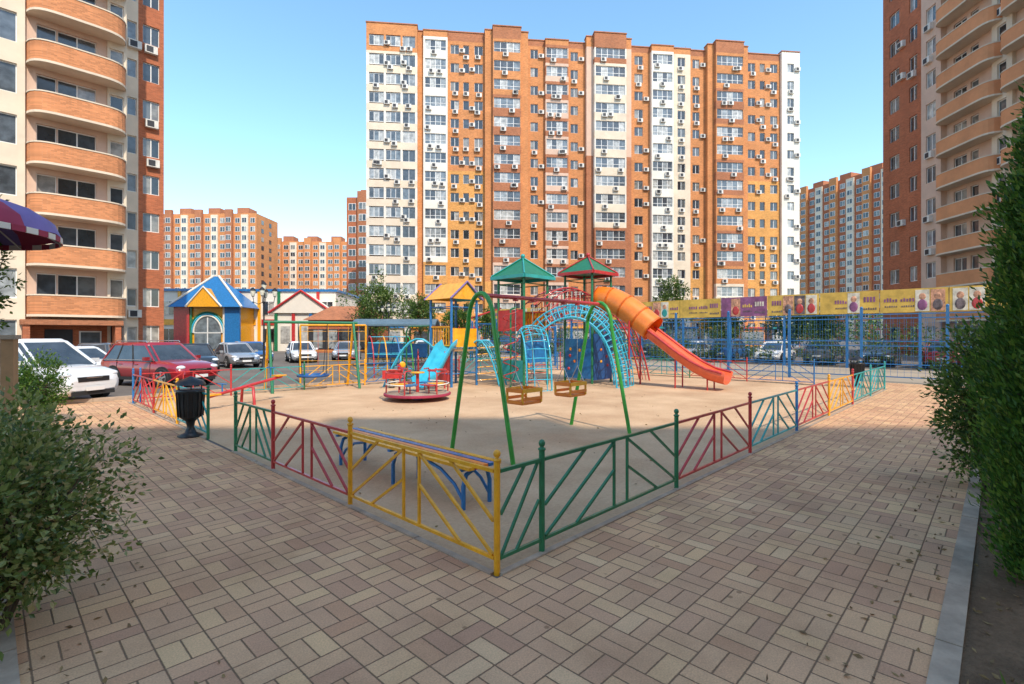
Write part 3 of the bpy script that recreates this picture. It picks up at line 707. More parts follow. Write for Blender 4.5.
b.add([(cx - h + .1, cy - h + .05, 3.3), (cx + h - .1, cy - h + .05, 3.3), (cx, cy - h + .05, 3.9)], [(0, 1, 2)], YEL)
b.add([(cx - h + .1, cy + h - .05, 3.3), (cx + h - .1, cy + h - .05, 3.3), (cx, cy + h - .05, 3.9)], [(0, 2, 1)], YEL)
for yy in (cy - h, cy + h): b.tube([(cx - h, yy, 3.3), (cx, yy, 3.97), (cx + h, yy, 3.3)], .035, PURPLE, 6)
# tube slide
sp = [(14.5, 8.8, 3.42), (14.55, 8.3, 3.35), (14.62, 7.7, 3.05), (14.7, 7.1, 2.6), (14.76, 6.6, 2.2)]
tp = [Vector(p) for p in sp]; N = 22; path = []
for i in range(17):
    u = i / 16 * (len(tp) - 1); k = min(int(u), len(tp) - 2); fr = u - k
    p0 = tp[max(k - 1, 0)]; p1 = tp[k]; p2 = tp[k + 1]; p3 = tp[min(k + 2, len(tp) - 1)]
    path.append(.5 * ((2 * p1) + (p2 - p0) * fr + (2 * p0 - 5 * p1 + 4 * p2 - p3) * fr ** 2 + (3 * p1 - p0 - 3 * p2 + p3) * fr ** 3))
def ringset(r):
    out = []
    for i, p in enumerate(path):
        t = (path[min(i + 1, 16)] - path[max(i - 1, 0)]).normalized(); x = Vector((0, 0, 1)).cross(t).normalized(); y = t.cross(x)
        out.append([p + (x * math.cos(2 * math.pi * k / N) + y * math.sin(2 * math.pi * k / N)) * r for k in range(N)])
    return out
b.loft(ringset(.5), ORANGE, caps=False); b.loft([list(reversed(r)) for r in ringset(.475)], ORANGE, caps=False)
for i in (0, 4, 8, 12, 16):
    rr = ringset(.53)[i]; t = (path[min(i + 1, 16)] - path[max(i - 1, 0)]).normalized()
    b.loft([[p - t * .03 for p in rr], [p + t * .03 for p in rr]], ORANGE, caps=False)
    b.loft([[p - t * .03 for p in reversed(rr)], [p + t * .03 for p in reversed(rr)]], ORANGE, caps=False)
ch = [(14.76, 6.75, 1.9), (14.82, 6.2, 1.5), (14.88, 5.6, 1.05), (14.93, 5.0, .66), (14.97, 4.45, .4), (15.0, 3.9, .28)]
prof = [(-.45, .36), (-.42, .38), (-.35, .08), (-.2, .0), (0, -.02), (.2, .0), (.35, .08), (.42, .38), (.45, .36), (.38, .04), (.2, -.05), (0, -.07), (-.2, -.05), (-.38, .04)]
rings = []
for i, p in enumerate(ch):
    p = Vector(p); t = (Vector(ch[min(i + 1, 5)]) - Vector(ch[max(i - 1, 0)])).normalized(); x = Vector((0, 0, 1)).cross(t).normalized(); y = t.cross(x)
    rings.append([p + x * a + y * c for a, c in prof])
b.loft(rings, SLIDE)
for sx in (-.44, .44): b.tube([Vector(p) + Vector((sx, 0, .36)) for p in ch], .045, RED, 6)
for p in (ch[2], ch[4]):
    for sx in (-.3, .3): b.tube([(p[0] + sx, p[1], 0), (p[0] + sx, p[1], p[2])], .03, RED, 6)
for sx in (-.42, .42): b.tube([(14.65 + sx, 7.3, 0), (14.65 + sx, 7.3, 2.5)], .04, RED, 6)
# suspension bridge between A and B
a0 = Vector((12.4, 10.2, 2.05)); a1 = Vector((13.8, 9.6, 2.7)); sd = Vector((.35, .8, 0)).normalized()
for i in range(9):
    q = a0.lerp(a1, i / 8); q.z += .15 * math.sin(math.pi * i / 8)
    R = math.atan2((a1 - a0).y, (a1 - a0).x); b.rbox(q, (.14, .95, .04), WOOD, R)
for sgn in (-.5, .5):
    for z in (.1, .4, .7, 1.0):
        b.tube([a0.lerp(a1, i / 8) + sd * sgn + Vector((0, 0, z + .25 * math.sin(math.pi * i / 8))) for i in range(9)], .022, RED, 6)
    for i in range(17):
        q = a0.lerp(a1, i / 16) + sd * sgn + Vector((0, 0, .2 * math.sin(math.pi * i / 16))); b.tube([q, q + Vector((0, 0, 1.0))], .014, RED if i % 2 else WHITE, 5)
for sgn in (-.55, .55):
    b.tube([Vector((11.9, 10.4, 3.1)).lerp(Vector((14.3, 9.4, 3.5)), i / 10) + sd * sgn + Vector((0, 0, .5 * math.sin(math.pi * i / 10))) for i in range(11)], .03, RED, 6)
for i in range(1, 14):
    q = Vector((11.9, 10.4, 3.1)).lerp(Vector((14.3, 9.4, 3.5)), i / 14) + Vector((0, 0, .5 * math.sin(math.pi * i / 14))); b.tube([q - sd * .55, q + sd * .55], .02, RED, 5)
# arched lattice climbers: hooped net along an arc
def hoopnet(p0, p1, apex, w, bulge, m, n=16, nl=7, r=.017):
    p0 = Vector(p0); p1 = Vector(p1); d = (p1 - p0); d.z = 0; sd = Vector((-d.y, d.x, 0)).normalized()
    pts = []
    for i in range(n + 1):
        u = i / n; a = u * math.pi * .5
        q = p0 + d * (math.sin(a) * .9 + u * .1); q.z = p0.z * (1 - u ** 1.6) + apex * math.sin(math.pi * u ** .85); pts.append(q)
    grid = []
    for i, q in enumerate(pts):
        t = (pts[min(i + 1, n)] - pts[max(i - 1, 0)]).normalized(); up = sd.cross(t).normalized()
        if up.z < -.2 or (abs(up.z) <= .2 and up.dot(d) < 0): up = -up
        row = []
        for j in range(nl * 2 + 1):
            a = math.pi * j / (nl * 2); row.append(q + sd * (w / 2 * math.cos(a)) + up * bulge * math.sin(a))
        grid.append(row)
    for i, row in enumerate(grid): b.tube(row, r, m, 5)
    for j in range(0, nl * 2 + 1, 2): b.tube([row[j] for row in grid], r * (1.8 if j in (0, nl * 2) else 1), m, 5)
hoopnet((11.9, 9.75, 2.0), (13.6, 7.5, 0), 1.0, 1.2, .5, CYAN, 22, 5, .021)
hoopnet((12.9, 9.6, 2.5), (14.3, 7.6, 0), .7, 1.0, .4, CYAN, 18, 4, .019)
hoopnet((11.2, 9.75, 1.9), (10.5, 8.6, 0), .5, .9, .2, CYAN, 11, 3, .018)
def archladder(p0, p1, apex, w, m, n=13, longs=(-.33, .33), r=.018):
    p0 = Vector(p0); p1 = Vector(p1); d = (p1 - p0); d.z = 0; sd = Vector((-d.y, d.x, 0)).normalized() * w / 2
    pts = []
    for i in range(n + 1):
        u = i / n
        q = p0.lerp(p1, 1 - (1 - u) ** 1.15)
        q.z = p0.z * (1 - u ** 2.4) + apex * math.sin(math.pi * u) * (1 - u) ** .8; pts.append(q)
    for s_ in (-1, 1): b.tube([q + sd * s_ for q in pts], .035, m, 7)
    for i in range(1, n): b.tube([pts[i] - sd, pts[i] + sd], r, m, 5)
    for k in longs: b.tube([q + sd * 1 * k for q in pts], r * .9, m, 5)
archladder((10.4, 12.0, 1.4), (10.9, 10.8, 0), .7, .7, CYAN, 8)
archladder((9.2, 12.8, 1.4), (7.7, 14.0, 0), .8, .8, CYAN, 9)
archladder((15.2, 9.2, 2.7), (17.0, 8.2, 0), .5, .8, RED, 12)
archladder((12.4, 11.2, 2.0), (13.9, 12.4, 0), .6, .8, TEAL, 10)
chs = [(9.2, 11.9, 1.5), (8.7, 11.6, 1.35), (8.0, 11.2, .8), (7.4, 10.85, .38), (6.9, 10.6, .28)]
rings = []
for i, p in enumerate(chs):
    p = Vector(p); t = (Vector(chs[min(i + 1, 4)]) - Vector(chs[max(i - 1, 0)])).normalized(); x = Vector((0, 0, 1)).cross(t).normalized(); y = t.cross(x)
    rings.append([p + x * a * .7 + y * c * .8 for a, c in prof])
b.loft(rings, CYAN)
for p in chs[1:4]: b.tube([(p[0], p[1], 0), (p[0], p[1], p[2])], .03, RED, 6)
def pnl(x0, y0, x1, y1, z0, z1, m, hole=None):
    c = Vector(((x0 + x1) / 2, (y0 + y1) / 2, (z0 + z1) / 2)); a = math.atan2(y1 - y0, x1 - x0); b.rbox(c, (math.hypot(x1 - x0, y1 - y0), .03, z1 - z0), m, a)
    if hole:
        for k in range(6):
            u = random.uniform(.15, .85); v = random.uniform(.12, .88)
            b.sphere((x0 + (x1 - x0) * u, y0 + (y1 - y0) * u, z0 + (z1 - z0) * v), .07, (YEL, RED, LGREEN, ORANGE)[k % 4], nu=8, nv=5)
pnl(13.85, 8.68, 15.15, 8.68, .15, 2.0, DBLUE, 1); pnl(11.05, 9.8, 12.35, 9.8, .9, 1.7, BLUE); pnl(13.8, 8.75, 13.8, 10.05, .2, 1.8, BLUE, 1)
pnl(11.0, 9.85, 11.0, 11.15, 2.1, 2.9, RED); pnl(9.1, 11.65, 10.3, 11.65, 1.5, 2.2, YEL); pnl(9.08, 11.7, 9.08, 12.9, .2, 1.2, RED)
pnl(12.4, 9.9, 12.4, 11.1, 2.1, 2.9, YEL); pnl(11.05, 11.2, 12.35, 11.2, 2.1, 2.9, RED); pnl(11.0, 9.85, 11.0, 11.15, .2, 1.0, TEAL)
for k in range(7): b.tube([(11.05, 9.8 - .0, .3 * k + .2), (12.35, 9.8, .3 * k + .2)], .016, RED, 5)
for k in range(6): b.tube([(10.3, 11.6, .25 * k + .2), (11.05, 11.15, .25 * k + .25)], .02, YEL, 5)
for k in range(5):
    b.tube([(9.1, 12.95 + .35 * k, 2.3), (10.2, 12.95 + .35 * k, 2.3)], .02, RED, 5)
for x in (9.1, 10.2): b.tube([(x, 12.9, 2.3), (x, 14.4, 2.3), (x, 14.6, 2.1), (x, 14.6, 0)], .035, GREEN, 7)
# red helix pole climbers and overhead red/green bars towards C
for hx, hy, hz, m_ in ((16.2, 9.4, 3.3, RED), (10.7, 10.2, 2.9, RED)):
    b.tube([(hx + .28 * math.cos(a), hy + .28 * math.sin(a), .2 + a / 11.5) for a in np.linspace(0, 10 * math.pi, 90)], .022, m_, 5)
    b.tube([(hx, hy, 0), (hx, hy, hz)], .035, GREEN, 7)
b.tube([(16.2, 9.4, 3.3), (15.9, 9.4, 3.5), (15.2, 9.4, 3.5)], .035, GREEN, 7); b.tube([(10.7, 10.2, 2.9), (11.0, 10.2, 3.0)], .035, GREEN, 7)
for sg in (0, .8):
    b.tube([(10.3 + sg * .3, 12.6 + sg * .5 - .6, 2.6), (11.1 + sg * .3, 11.1 + sg * .5, 3.0)], .028, RED, 6)
for k in range(5):
    u = k / 4; q = Vector((10.3, 12.0, 2.6)).lerp(Vector((11.1, 11.1, 3.0)), u); b.tube([q, q + Vector((.24, .4, 0))], .018, RED, 5)
b.build('play_structure', PG)

b = MB()
for k, m_ in enumerate((RED, YEL, BLUE, LGREEN)):
    b.tube([(k * .6, .9 * math.cos(a), 1.9 * math.sin(a)) for a in np.linspace(0, math.pi, 14)], .03, m_, 7)
for a in np.linspace(.2, math.pi - .2, 8): b.tube([(0, .9 * math.cos(a), 1.9 * math.sin(a)), (1.8, .9 * math.cos(a), 1.9 * math.sin(a))], .02, CYAN, 6)
b.build('climbing_frame', place(-6.6, 23.5, 0, .5))
b = MB()
for k, m_ in enumerate((CYAN, RED, YEL)):
    b.tube([(k * .7, .5 * math.cos(a), .75 + .6 * math.sin(a)) for a in np.linspace(0, 2 * math.pi, 18)], .03, m_, 6); b.tube([(k * .7, 0, 0), (k * .7, 0, .16)], .03, m_, 6)
b.tube([(0, 0, .14), (1.4, 0, .14)], .03, BLUE, 6)
b.build('crawl_rings', place(-4.6, 21.0, 0, .2))

# nest swing
b = MB()
for xx in (0, 2.9):
    b.tube([(xx, -.75, 0), (xx, .0, 2.4)], .05, GREEN, 8); b.tube([(xx, .75, 0), (xx, 0, 2.4)], .05, YEL, 8); b.tube([(xx, -.38, 1.1), (xx, .38, 1.1)], .03, RED, 6)
b.tube([(-.15, 0, 2.4), (3.05, 0, 2.4)], .05, GREEN, 8)
b.tube([(1.45 + .5 * math.cos(a), .5 * math.sin(a), .5) for a in np.linspace(0, 2 * math.pi, 24)], .05, DBLUE, 7)
for k in range(-4, 5):
    q = math.sqrt(.25 - (k * .1) ** 2)
    b.tube([(1.45 + k * .1, -q, .5), (1.45 + k * .1, q, .5)], .01, BLUE, 4); b.tube([(1.45 - q, k * .1, .5), (1.45 + q, k * .1, .5)], .01, BLUE, 4)
for a in (0.6, 2.5, 3.7, 5.6): b.tube([(1.45 + .5 * math.cos(a), .5 * math.sin(a), .5), (1.45 + (.5 if math.cos(a) > 0 else -.5), 0, 2.35)], .012, BLACK, 5)
b.build('nest_swing', place(-8.35, 17.4, 0, .6))
b = MB()
for x, m_ in ((0, YEL), (2.6, YEL)): b.tube([(x, 0, 0), (x, 0, 2.35)], .04, m_, 8)
b.tube([(0, 0, 2.35), (2.6, 0, 2.35)], .04, YEL, 8)
for k in range(6): b.tube([(.3 + k * .4, 0, 0.4), (.3 + k * .4, 0, 2.3)], .009, RED if k % 2 else YEL, 5)
for k in range(5): b.tube([(.0, 0, .5 + .4 * k), (2.6, 0, .5 + .4 * k)], .009, YEL, 5)
b.build('climbing_net_frame', place(-8.6, 20.6, 0, .1))

b = MB()
b.tube([(-1.2, 0, .35), (1.2, 0, .7)], .045, RED, 8); b.tube([(0, -.25, 0), (0, -.2, .5), (0, .2, .5), (0, .25, 0)], .04, RED, 8)
for x, z in ((-1.1, .4), (1.1, .74)):
    b.rbox((x, 0, z), (.34, .26, .04), YEL); s_ = 1 if x < 0 else -1; b.tube([(x + s_ * .3, 0, z), (x + s_ * .3, 0, z + .25)], .02, BLUE, 6); b.tube([(x + s_ * .3, -.16, z + .25), (x + s_ * .3, .16, z + .25)], .018, BLUE, 6)
b.build('seesaw', place(-7.4, 14.2, 0, 1.2))
b = MB()
b.tube([(.1 * math.cos(a), .1 * math.sin(a), a * .011) for a in np.linspace(0, 10 * math.pi, 80)], .018, BLACK, 5)
b.rbox((0, 0, .5), (.7, .05, .3), RED); b.rbox((.3, 0, .72), (.2, .05, .3), RED); b.rbox((-.05, 0, .67), (.3, .25, .04), YEL); b.tube([(.22, -.2, .8), (.22, .2, .8)], .015, BLUE, 6)
b.sphere((.38, 0, .85), .12, YEL, (1, .3, 1)); b.build('spring_rider', place(-4.4, 18.6, 0, .4))

b = MB()
for x in (0, 4.2):
    for y in (0, 2.2): b.tube([(x, y, 0), (x, y, 2.6)], .06, GREY, 8)
b.loft([[(x, y, 2.6 + .35 * math.sin(math.pi * (y + .4) / 3.0) ) for y in np.linspace(-.4, 2.6, 9)] + [(x, y, 2.5 + .35 * math.sin(math.pi * (y + .4) / 3.0)) for y in np.linspace(2.6, -.4, 9)] for x in (-.4, 4.6)], mat('shelter_roof', (.1, .16, .2), .5), sm=False)
b.box(0, 4.2, 1.6, 2.0, .42, .47, WOOD); b.box(0, 4.2, 2.15, 2.19, .5, 1.4, BLUE)
b.build('shade_shelter', place(-9.2, 30.5, 0, 0.05))

b = MB()
b.lathe([(.2, 0), (.22, .04), (.1, .09), (.06, .2), (.08, .3), (.13, .35), (.2, .4), (.215, .6), (.22, .82), (.24, .87), (.24, .91), (.21, .92)], (0, 0, 0), BLACK, 18)
for k in range(16):
    a = k * math.pi / 8; b.tube([(.21 * math.cos(a), .21 * math.sin(a), .4), (.235 * math.cos(a), .235 * math.sin(a), .86)], .012, BLACK, 5)
b.lathe([(.26, 1.0), (.22, 1.07), (.1, 1.12), (.02, 1.16)], (0, 0, 0), BLACK, 18)
for k in range(3):
    a = k * 2.094; b.tube([(.21 * math.cos(a), .21 * math.sin(a), .9), (.21 * math.cos(a), .21 * math.sin(a), 1.02)], .012, BLACK, 5)
b.build('litter_bin', place(-6.15, 9.7))
b2 = bpy.data.objects.new('litter_bin', bpy.data.objects['litter_bin'].data); COL.objects.link(b2); b2.matrix_world = place(*W(19.7, .9)[:2], .0)

def lamp(x, y, h=4.5):
    b = MB(); b.lathe([(.2, 0), (.2, .1), (.12, .25), (.1, .6), (.06, .7), (.05, 1.5), (.07, 1.55), (.045, 1.6), (.04, h - .6), (.06, h - .5), (.03, h - .4)], (0, 0, 0), BLACK, 12)
    LG = bpy.data.materials.get('lamp_globe') or mat('lamp_globe', (.65, .62, .5), .3, var=.05)
    def head(p):
        x, y, z = p; b.lathe([(.05, 0), (.08, .04)], (x, y, z), BLACK, 8); b.lathe([(.08, .04), (.14, .3), (.13, .34)], (x, y, z), LG, 8); b.lathe([(.17, .34), (.1, .44), (.02, .52)], (x, y, z), BLACK, 8)
    head((0, 0, h - .3))
    for k in range(4):
        a = k * math.pi / 2 + .3; c, s_ = math.cos(a), math.sin(a)
        b.tube([(0, 0, h - .9), (.25 * c, .25 * s_, h - 1.05), (.5 * c, .5 * s_, h - .95), (.55 * c, .55 * s_, h - .65)], .02, BLACK, 6); head((.55 * c, .55 * s_, h - .65))
    b.build('street_lamp', place(x, y))
lamp(-13.7, 28, 4.7); lamp(-11.2, 46, 4.7); lamp(26, 52, 5)

b = MB()
for k in range(8):
    a0_, a1_ = k * math.pi / 4, (k + 1) * math.pi / 4
    rg = []
    for j in range(6):
        u = j / 5; r = 1.3 * math.sin(u * math.pi / 2) ** 1.1 if u else .02; z = 3.75 - .55 * u ** 1.7
        rg.append([(r * math.cos(a0_ + (a1_ - a0_) * q / 4), r * math.sin(a0_ + (a1_ - a0_) * q / 4), z + .05 * math.sin(math.pi * q / 4) * u) for q in range(5)])
    b.loft(rg, MAROON if k % 2 else PURPLE, caps=False, closed=False, sm=True)
    for q in range(6):
        a = a0_ + (a1_ - a0_) * (q + .5) / 6; b.rbox((1.29 * math.cos(a), 1.29 * math.sin(a), 3.2), (.02, .16, .07), (WHITE, MAROON)[q % 2], a)
    b.tube([(0, 0, 3.7), (.8 * math.cos(a0_), .8 * math.sin(a0_), 3.5), (1.28 * math.cos(a0_), 1.28 * math.sin(a0_), 3.18)], .012, STEEL, 5)
b.tube([(0, 0, 0), (0, 0, 3.8)], .03, STEEL, 8); b.lathe([(.3, 0), (.3, .1), (.05, .15)], (0, 0, 0), CONC, 16)
b.build('street_umbrella', place(-7.05, 6.0, 0, .0))
b = MB(); b.box(-.06, .06, -.06, .06, 0, 1.9, WOOD); b.box(-.08, .08, -.08, .08, 1.9, 1.95, CONC); b.build('boundary_post', place(-5.95, 6.0, 0, .4))

# ------------------------------------------------------------------ vegetation
def foliage(b, cents, rad, per, L, Wd, m, seed, out=None, up=.3):
    g = np.random.default_rng(seed); k = len(cents)
    idx = np.repeat(np.arange(k), per); off = g.normal(size=(k * per, 3)) * rad * .55
    P = cents[idx] + off; c0 = np.array(out if out is not None else cents.mean(0))
    U = off / (np.linalg.norm(off, axis=1, keepdims=True) + 1e-6) + .6 * (P - c0) / (np.linalg.norm(P - c0, axis=1, keepdims=True) + 1e-6) + g.normal(size=P.shape) * .4
    U[:, 2] += up
    P = P[P[:, 2] > .03] ; U = U[:len(P)]
    b.leaves(P, U, L, Wd, m, seed)
def ell(n, c, r, seed, shell=.5, zmin=-1):
    g = np.random.default_rng(seed); d = g.normal(size=(n * 2, 3)); d /= np.linalg.norm(d, axis=1, keepdims=True)
    rr = g.uniform(shell, 1, n * 2)[:, None]; P = d * rr; P = P[P[:, 2] > zmin][:n]
    lump = 1 + .18 * np.sin(P[:, 0:1] * 5 + seed) * np.cos(P[:, 1:2] * 4 + seed * 2) + .1 * g.normal(size=(len(P), 1))
    return np.array(c) + P * lump * np.array(r)
def shrub(name, x, y, r, zc, rz, nc, per, L, Wd, m, seed, cr=.16, stems=7, shell=.55):
    b = MB(); g = random.Random(seed)
    C = ell(nc, (0, 0, zc), (r, r, rz), seed, shell)
    for k in range(stems):
        a = g.uniform(0, 6.28); q = g.uniform(.3, .8) * r
        b.tube([(.06 * math.cos(a), .06 * math.sin(a), 0), (q * .5 * math.cos(a), q * .5 * math.sin(a), zc * .6), (q * math.cos(a + .3), q * math.sin(a + .3), zc * 1.25)], [.02, .014, .006], BARK, 6)
    for c in C[::3]:
        b.tube([(c[0] * .25, c[1] * .25, c[2] * .55), (c[0] * .6, c[1] * .6, c[2] * .8), tuple(c)], [.008, .006, .003], BARK, 4)
    foliage(b, C, cr, per, L, Wd, m, seed, (0, 0, zc))
    return b.build(name, place(x, y))
shrub('euonymus_shrub', -3.4, 3.3, .66, .8, .64, 280, 40, .052, .032, LEAFV, 11, .12, 9)
shrub('euonymus_shrub', -4.3, 4.1, .6, .8, .6, 140, 36, .055, .03, LEAFV, 12, .13, 8)
shrub('evergreen_shrub', -10.4, 11.1, .5, .75, .78, 140, 40, .07, .03, THUJA, 13, .14)
shrub('laurel_shrub', 6.05, 6.4, .52, 1.1, .98, 240, 42, .07, .035, LEAF, 14, .14, 8)
shrub('laurel_shrub', 7.6, 7.5, .5, .8, .7, 130, 34, .075, .035, LEAF, 15, .15, 8)

def thuja(x, y, h, r, seed, nc=650, per=34):
    b = MB(); g = np.random.default_rng(seed)
    b.tube([(0, 0, 0), (0.02, 0, h * .5), (0, 0, h * .95)], [.07, .045, .01], BARK, 8)
    z = g.uniform(.03, 1, nc) ; a = g.uniform(0, 2 * math.pi, nc)
    prof = np.minimum(1, (1.02 - z) ** .5 * 1.35) * np.minimum(1, .75 + z * 1.5)
    rr = r * prof * (g.uniform(.45, 1.0, nc) ** .5) * (1 + .14 * np.sin(a * 5 + z * 20))
    C = np.column_stack([rr * np.cos(a), rr * np.sin(a), z * h])
    for c in C[::8]: b.tube([(0, 0, c[2] - .1), tuple(c)], [.012, .004], BARK, 4)
    idx = np.repeat(np.arange(nc), per); off = g.normal(size=(nc * per, 3)) * np.array([.05, .05, .08])
    P = C[idx] + off; U = np.column_stack([np.cos(a[idx]) * .6, np.sin(a[idx]) * .6, np.full(len(idx), .9)]) + g.normal(size=P.shape) * .35
    b.leaves(P, U, .065, .024, THUJA, seed)
    b.build('thuja_tree', place(x, y))
thuja(4.4, 3.85, 4.3, .58, 21, 1400, 42)
thuja(5.6, 4.9, 3.1, .48, 22, 600, 38)

def tree(name, x, y, H, R, z0, nc, per, L, m, seed, trunk=.12):
    b = MB(); g = random.Random(seed)
    zc = (z0 + H) / 2; rz = (H - z0) / 2
    b.tube([(0, 0, 0), (.05, .03, z0), (0, .05, zc)], [trunk, trunk * .75, trunk * .4], BARK, 8)
    C = ell(nc, (0, 0, zc), (R, R, rz), seed, .35)
    for c in C[::max(1, nc // 14)]:
        b.tube([(0, 0, z0 * .9 + .2), (c[0] * .5, c[1] * .5, (z0 + c[2]) / 2), tuple(c)], [trunk * .4, trunk * .25, trunk * .08], BARK, 5)
    foliage(b, C, R * .2, per, L, L * .55, m, seed, (0, 0, zc))
    return b.build(name, place(x, y))
tree('young_tree', -7.55, 7.1, 4.0, .45, 1.6, 50, 36, .07, LEAF, 31, .04)
tree('tree', -14.5, 54, 7.9, 3.0, 2, 90, 55, .28, LEAF, 32)
tree('tree', -10.5, 58, 6.8, 2.2, 2, 70, 50, .28, LEAF, 33)
tree('tree', -6.8, 62, 5.6, 2.0, 1.2, 60, 50, .28, THUJA, 34)
tree('tree', 19.3, 61, 8.6, 2.2, 2.5, 80, 50, .28, LEAF, 35)
tree('tree', -2.2, 60, 5.2, 1.8, 1, 60, 45, .28, THUJA, 36)
tree('tree', 25, 60, 5.5, 2.5, 1.2, 70, 50, .28, LEAF, 37)
tree('tree', 31, 56, 5.0, 2.5, 1, 70, 50, .28, LEAF, 38)
tree('tree', 37, 60, 5.2, 2.2, 1, 60, 50, .28, LEAF, 39)
tree('tree', 12, 64, 5.5, 2.0, 1, 60, 45, .28, LEAF, 41)
b = MB(); g = np.random.default_rng(5)
n = 260; C = np.column_stack([g.uniform(-7, 22, n), g.uniform(-.4, .4, n), g.uniform(.2, 1.3, n)])
foliage(b, C, .3, 26, .14, .08, LEAF, 51, (0, 0, .5)); b.build('hedge', place(-2, 36, 0, .1))
b = MB()
n = 320; C = np.column_stack([g.uniform(0, 34, n), g.uniform(-.6, .6, n), g.uniform(.2, 2.4, n)])
foliage(b, C, .35, 26, .18, .1, LEAF, 52, (0, 0, .5)); b.build('hedge', PG @ Matrix.Translation((34.2, -4, 0)) @ Matrix.Rotation(math.pi / 2, 4, 'Z'))
b = MB()
n = 500; C = np.column_stack([g.uniform(-150, 150, n), g.uniform(-3, 3, n), g.uniform(.5, 6, n)])
foliage(b, C, 1.6, 16, .8, .5, LEAF, 53, (0, 0, 2)); b.build('distant_trees', place(0, 112))

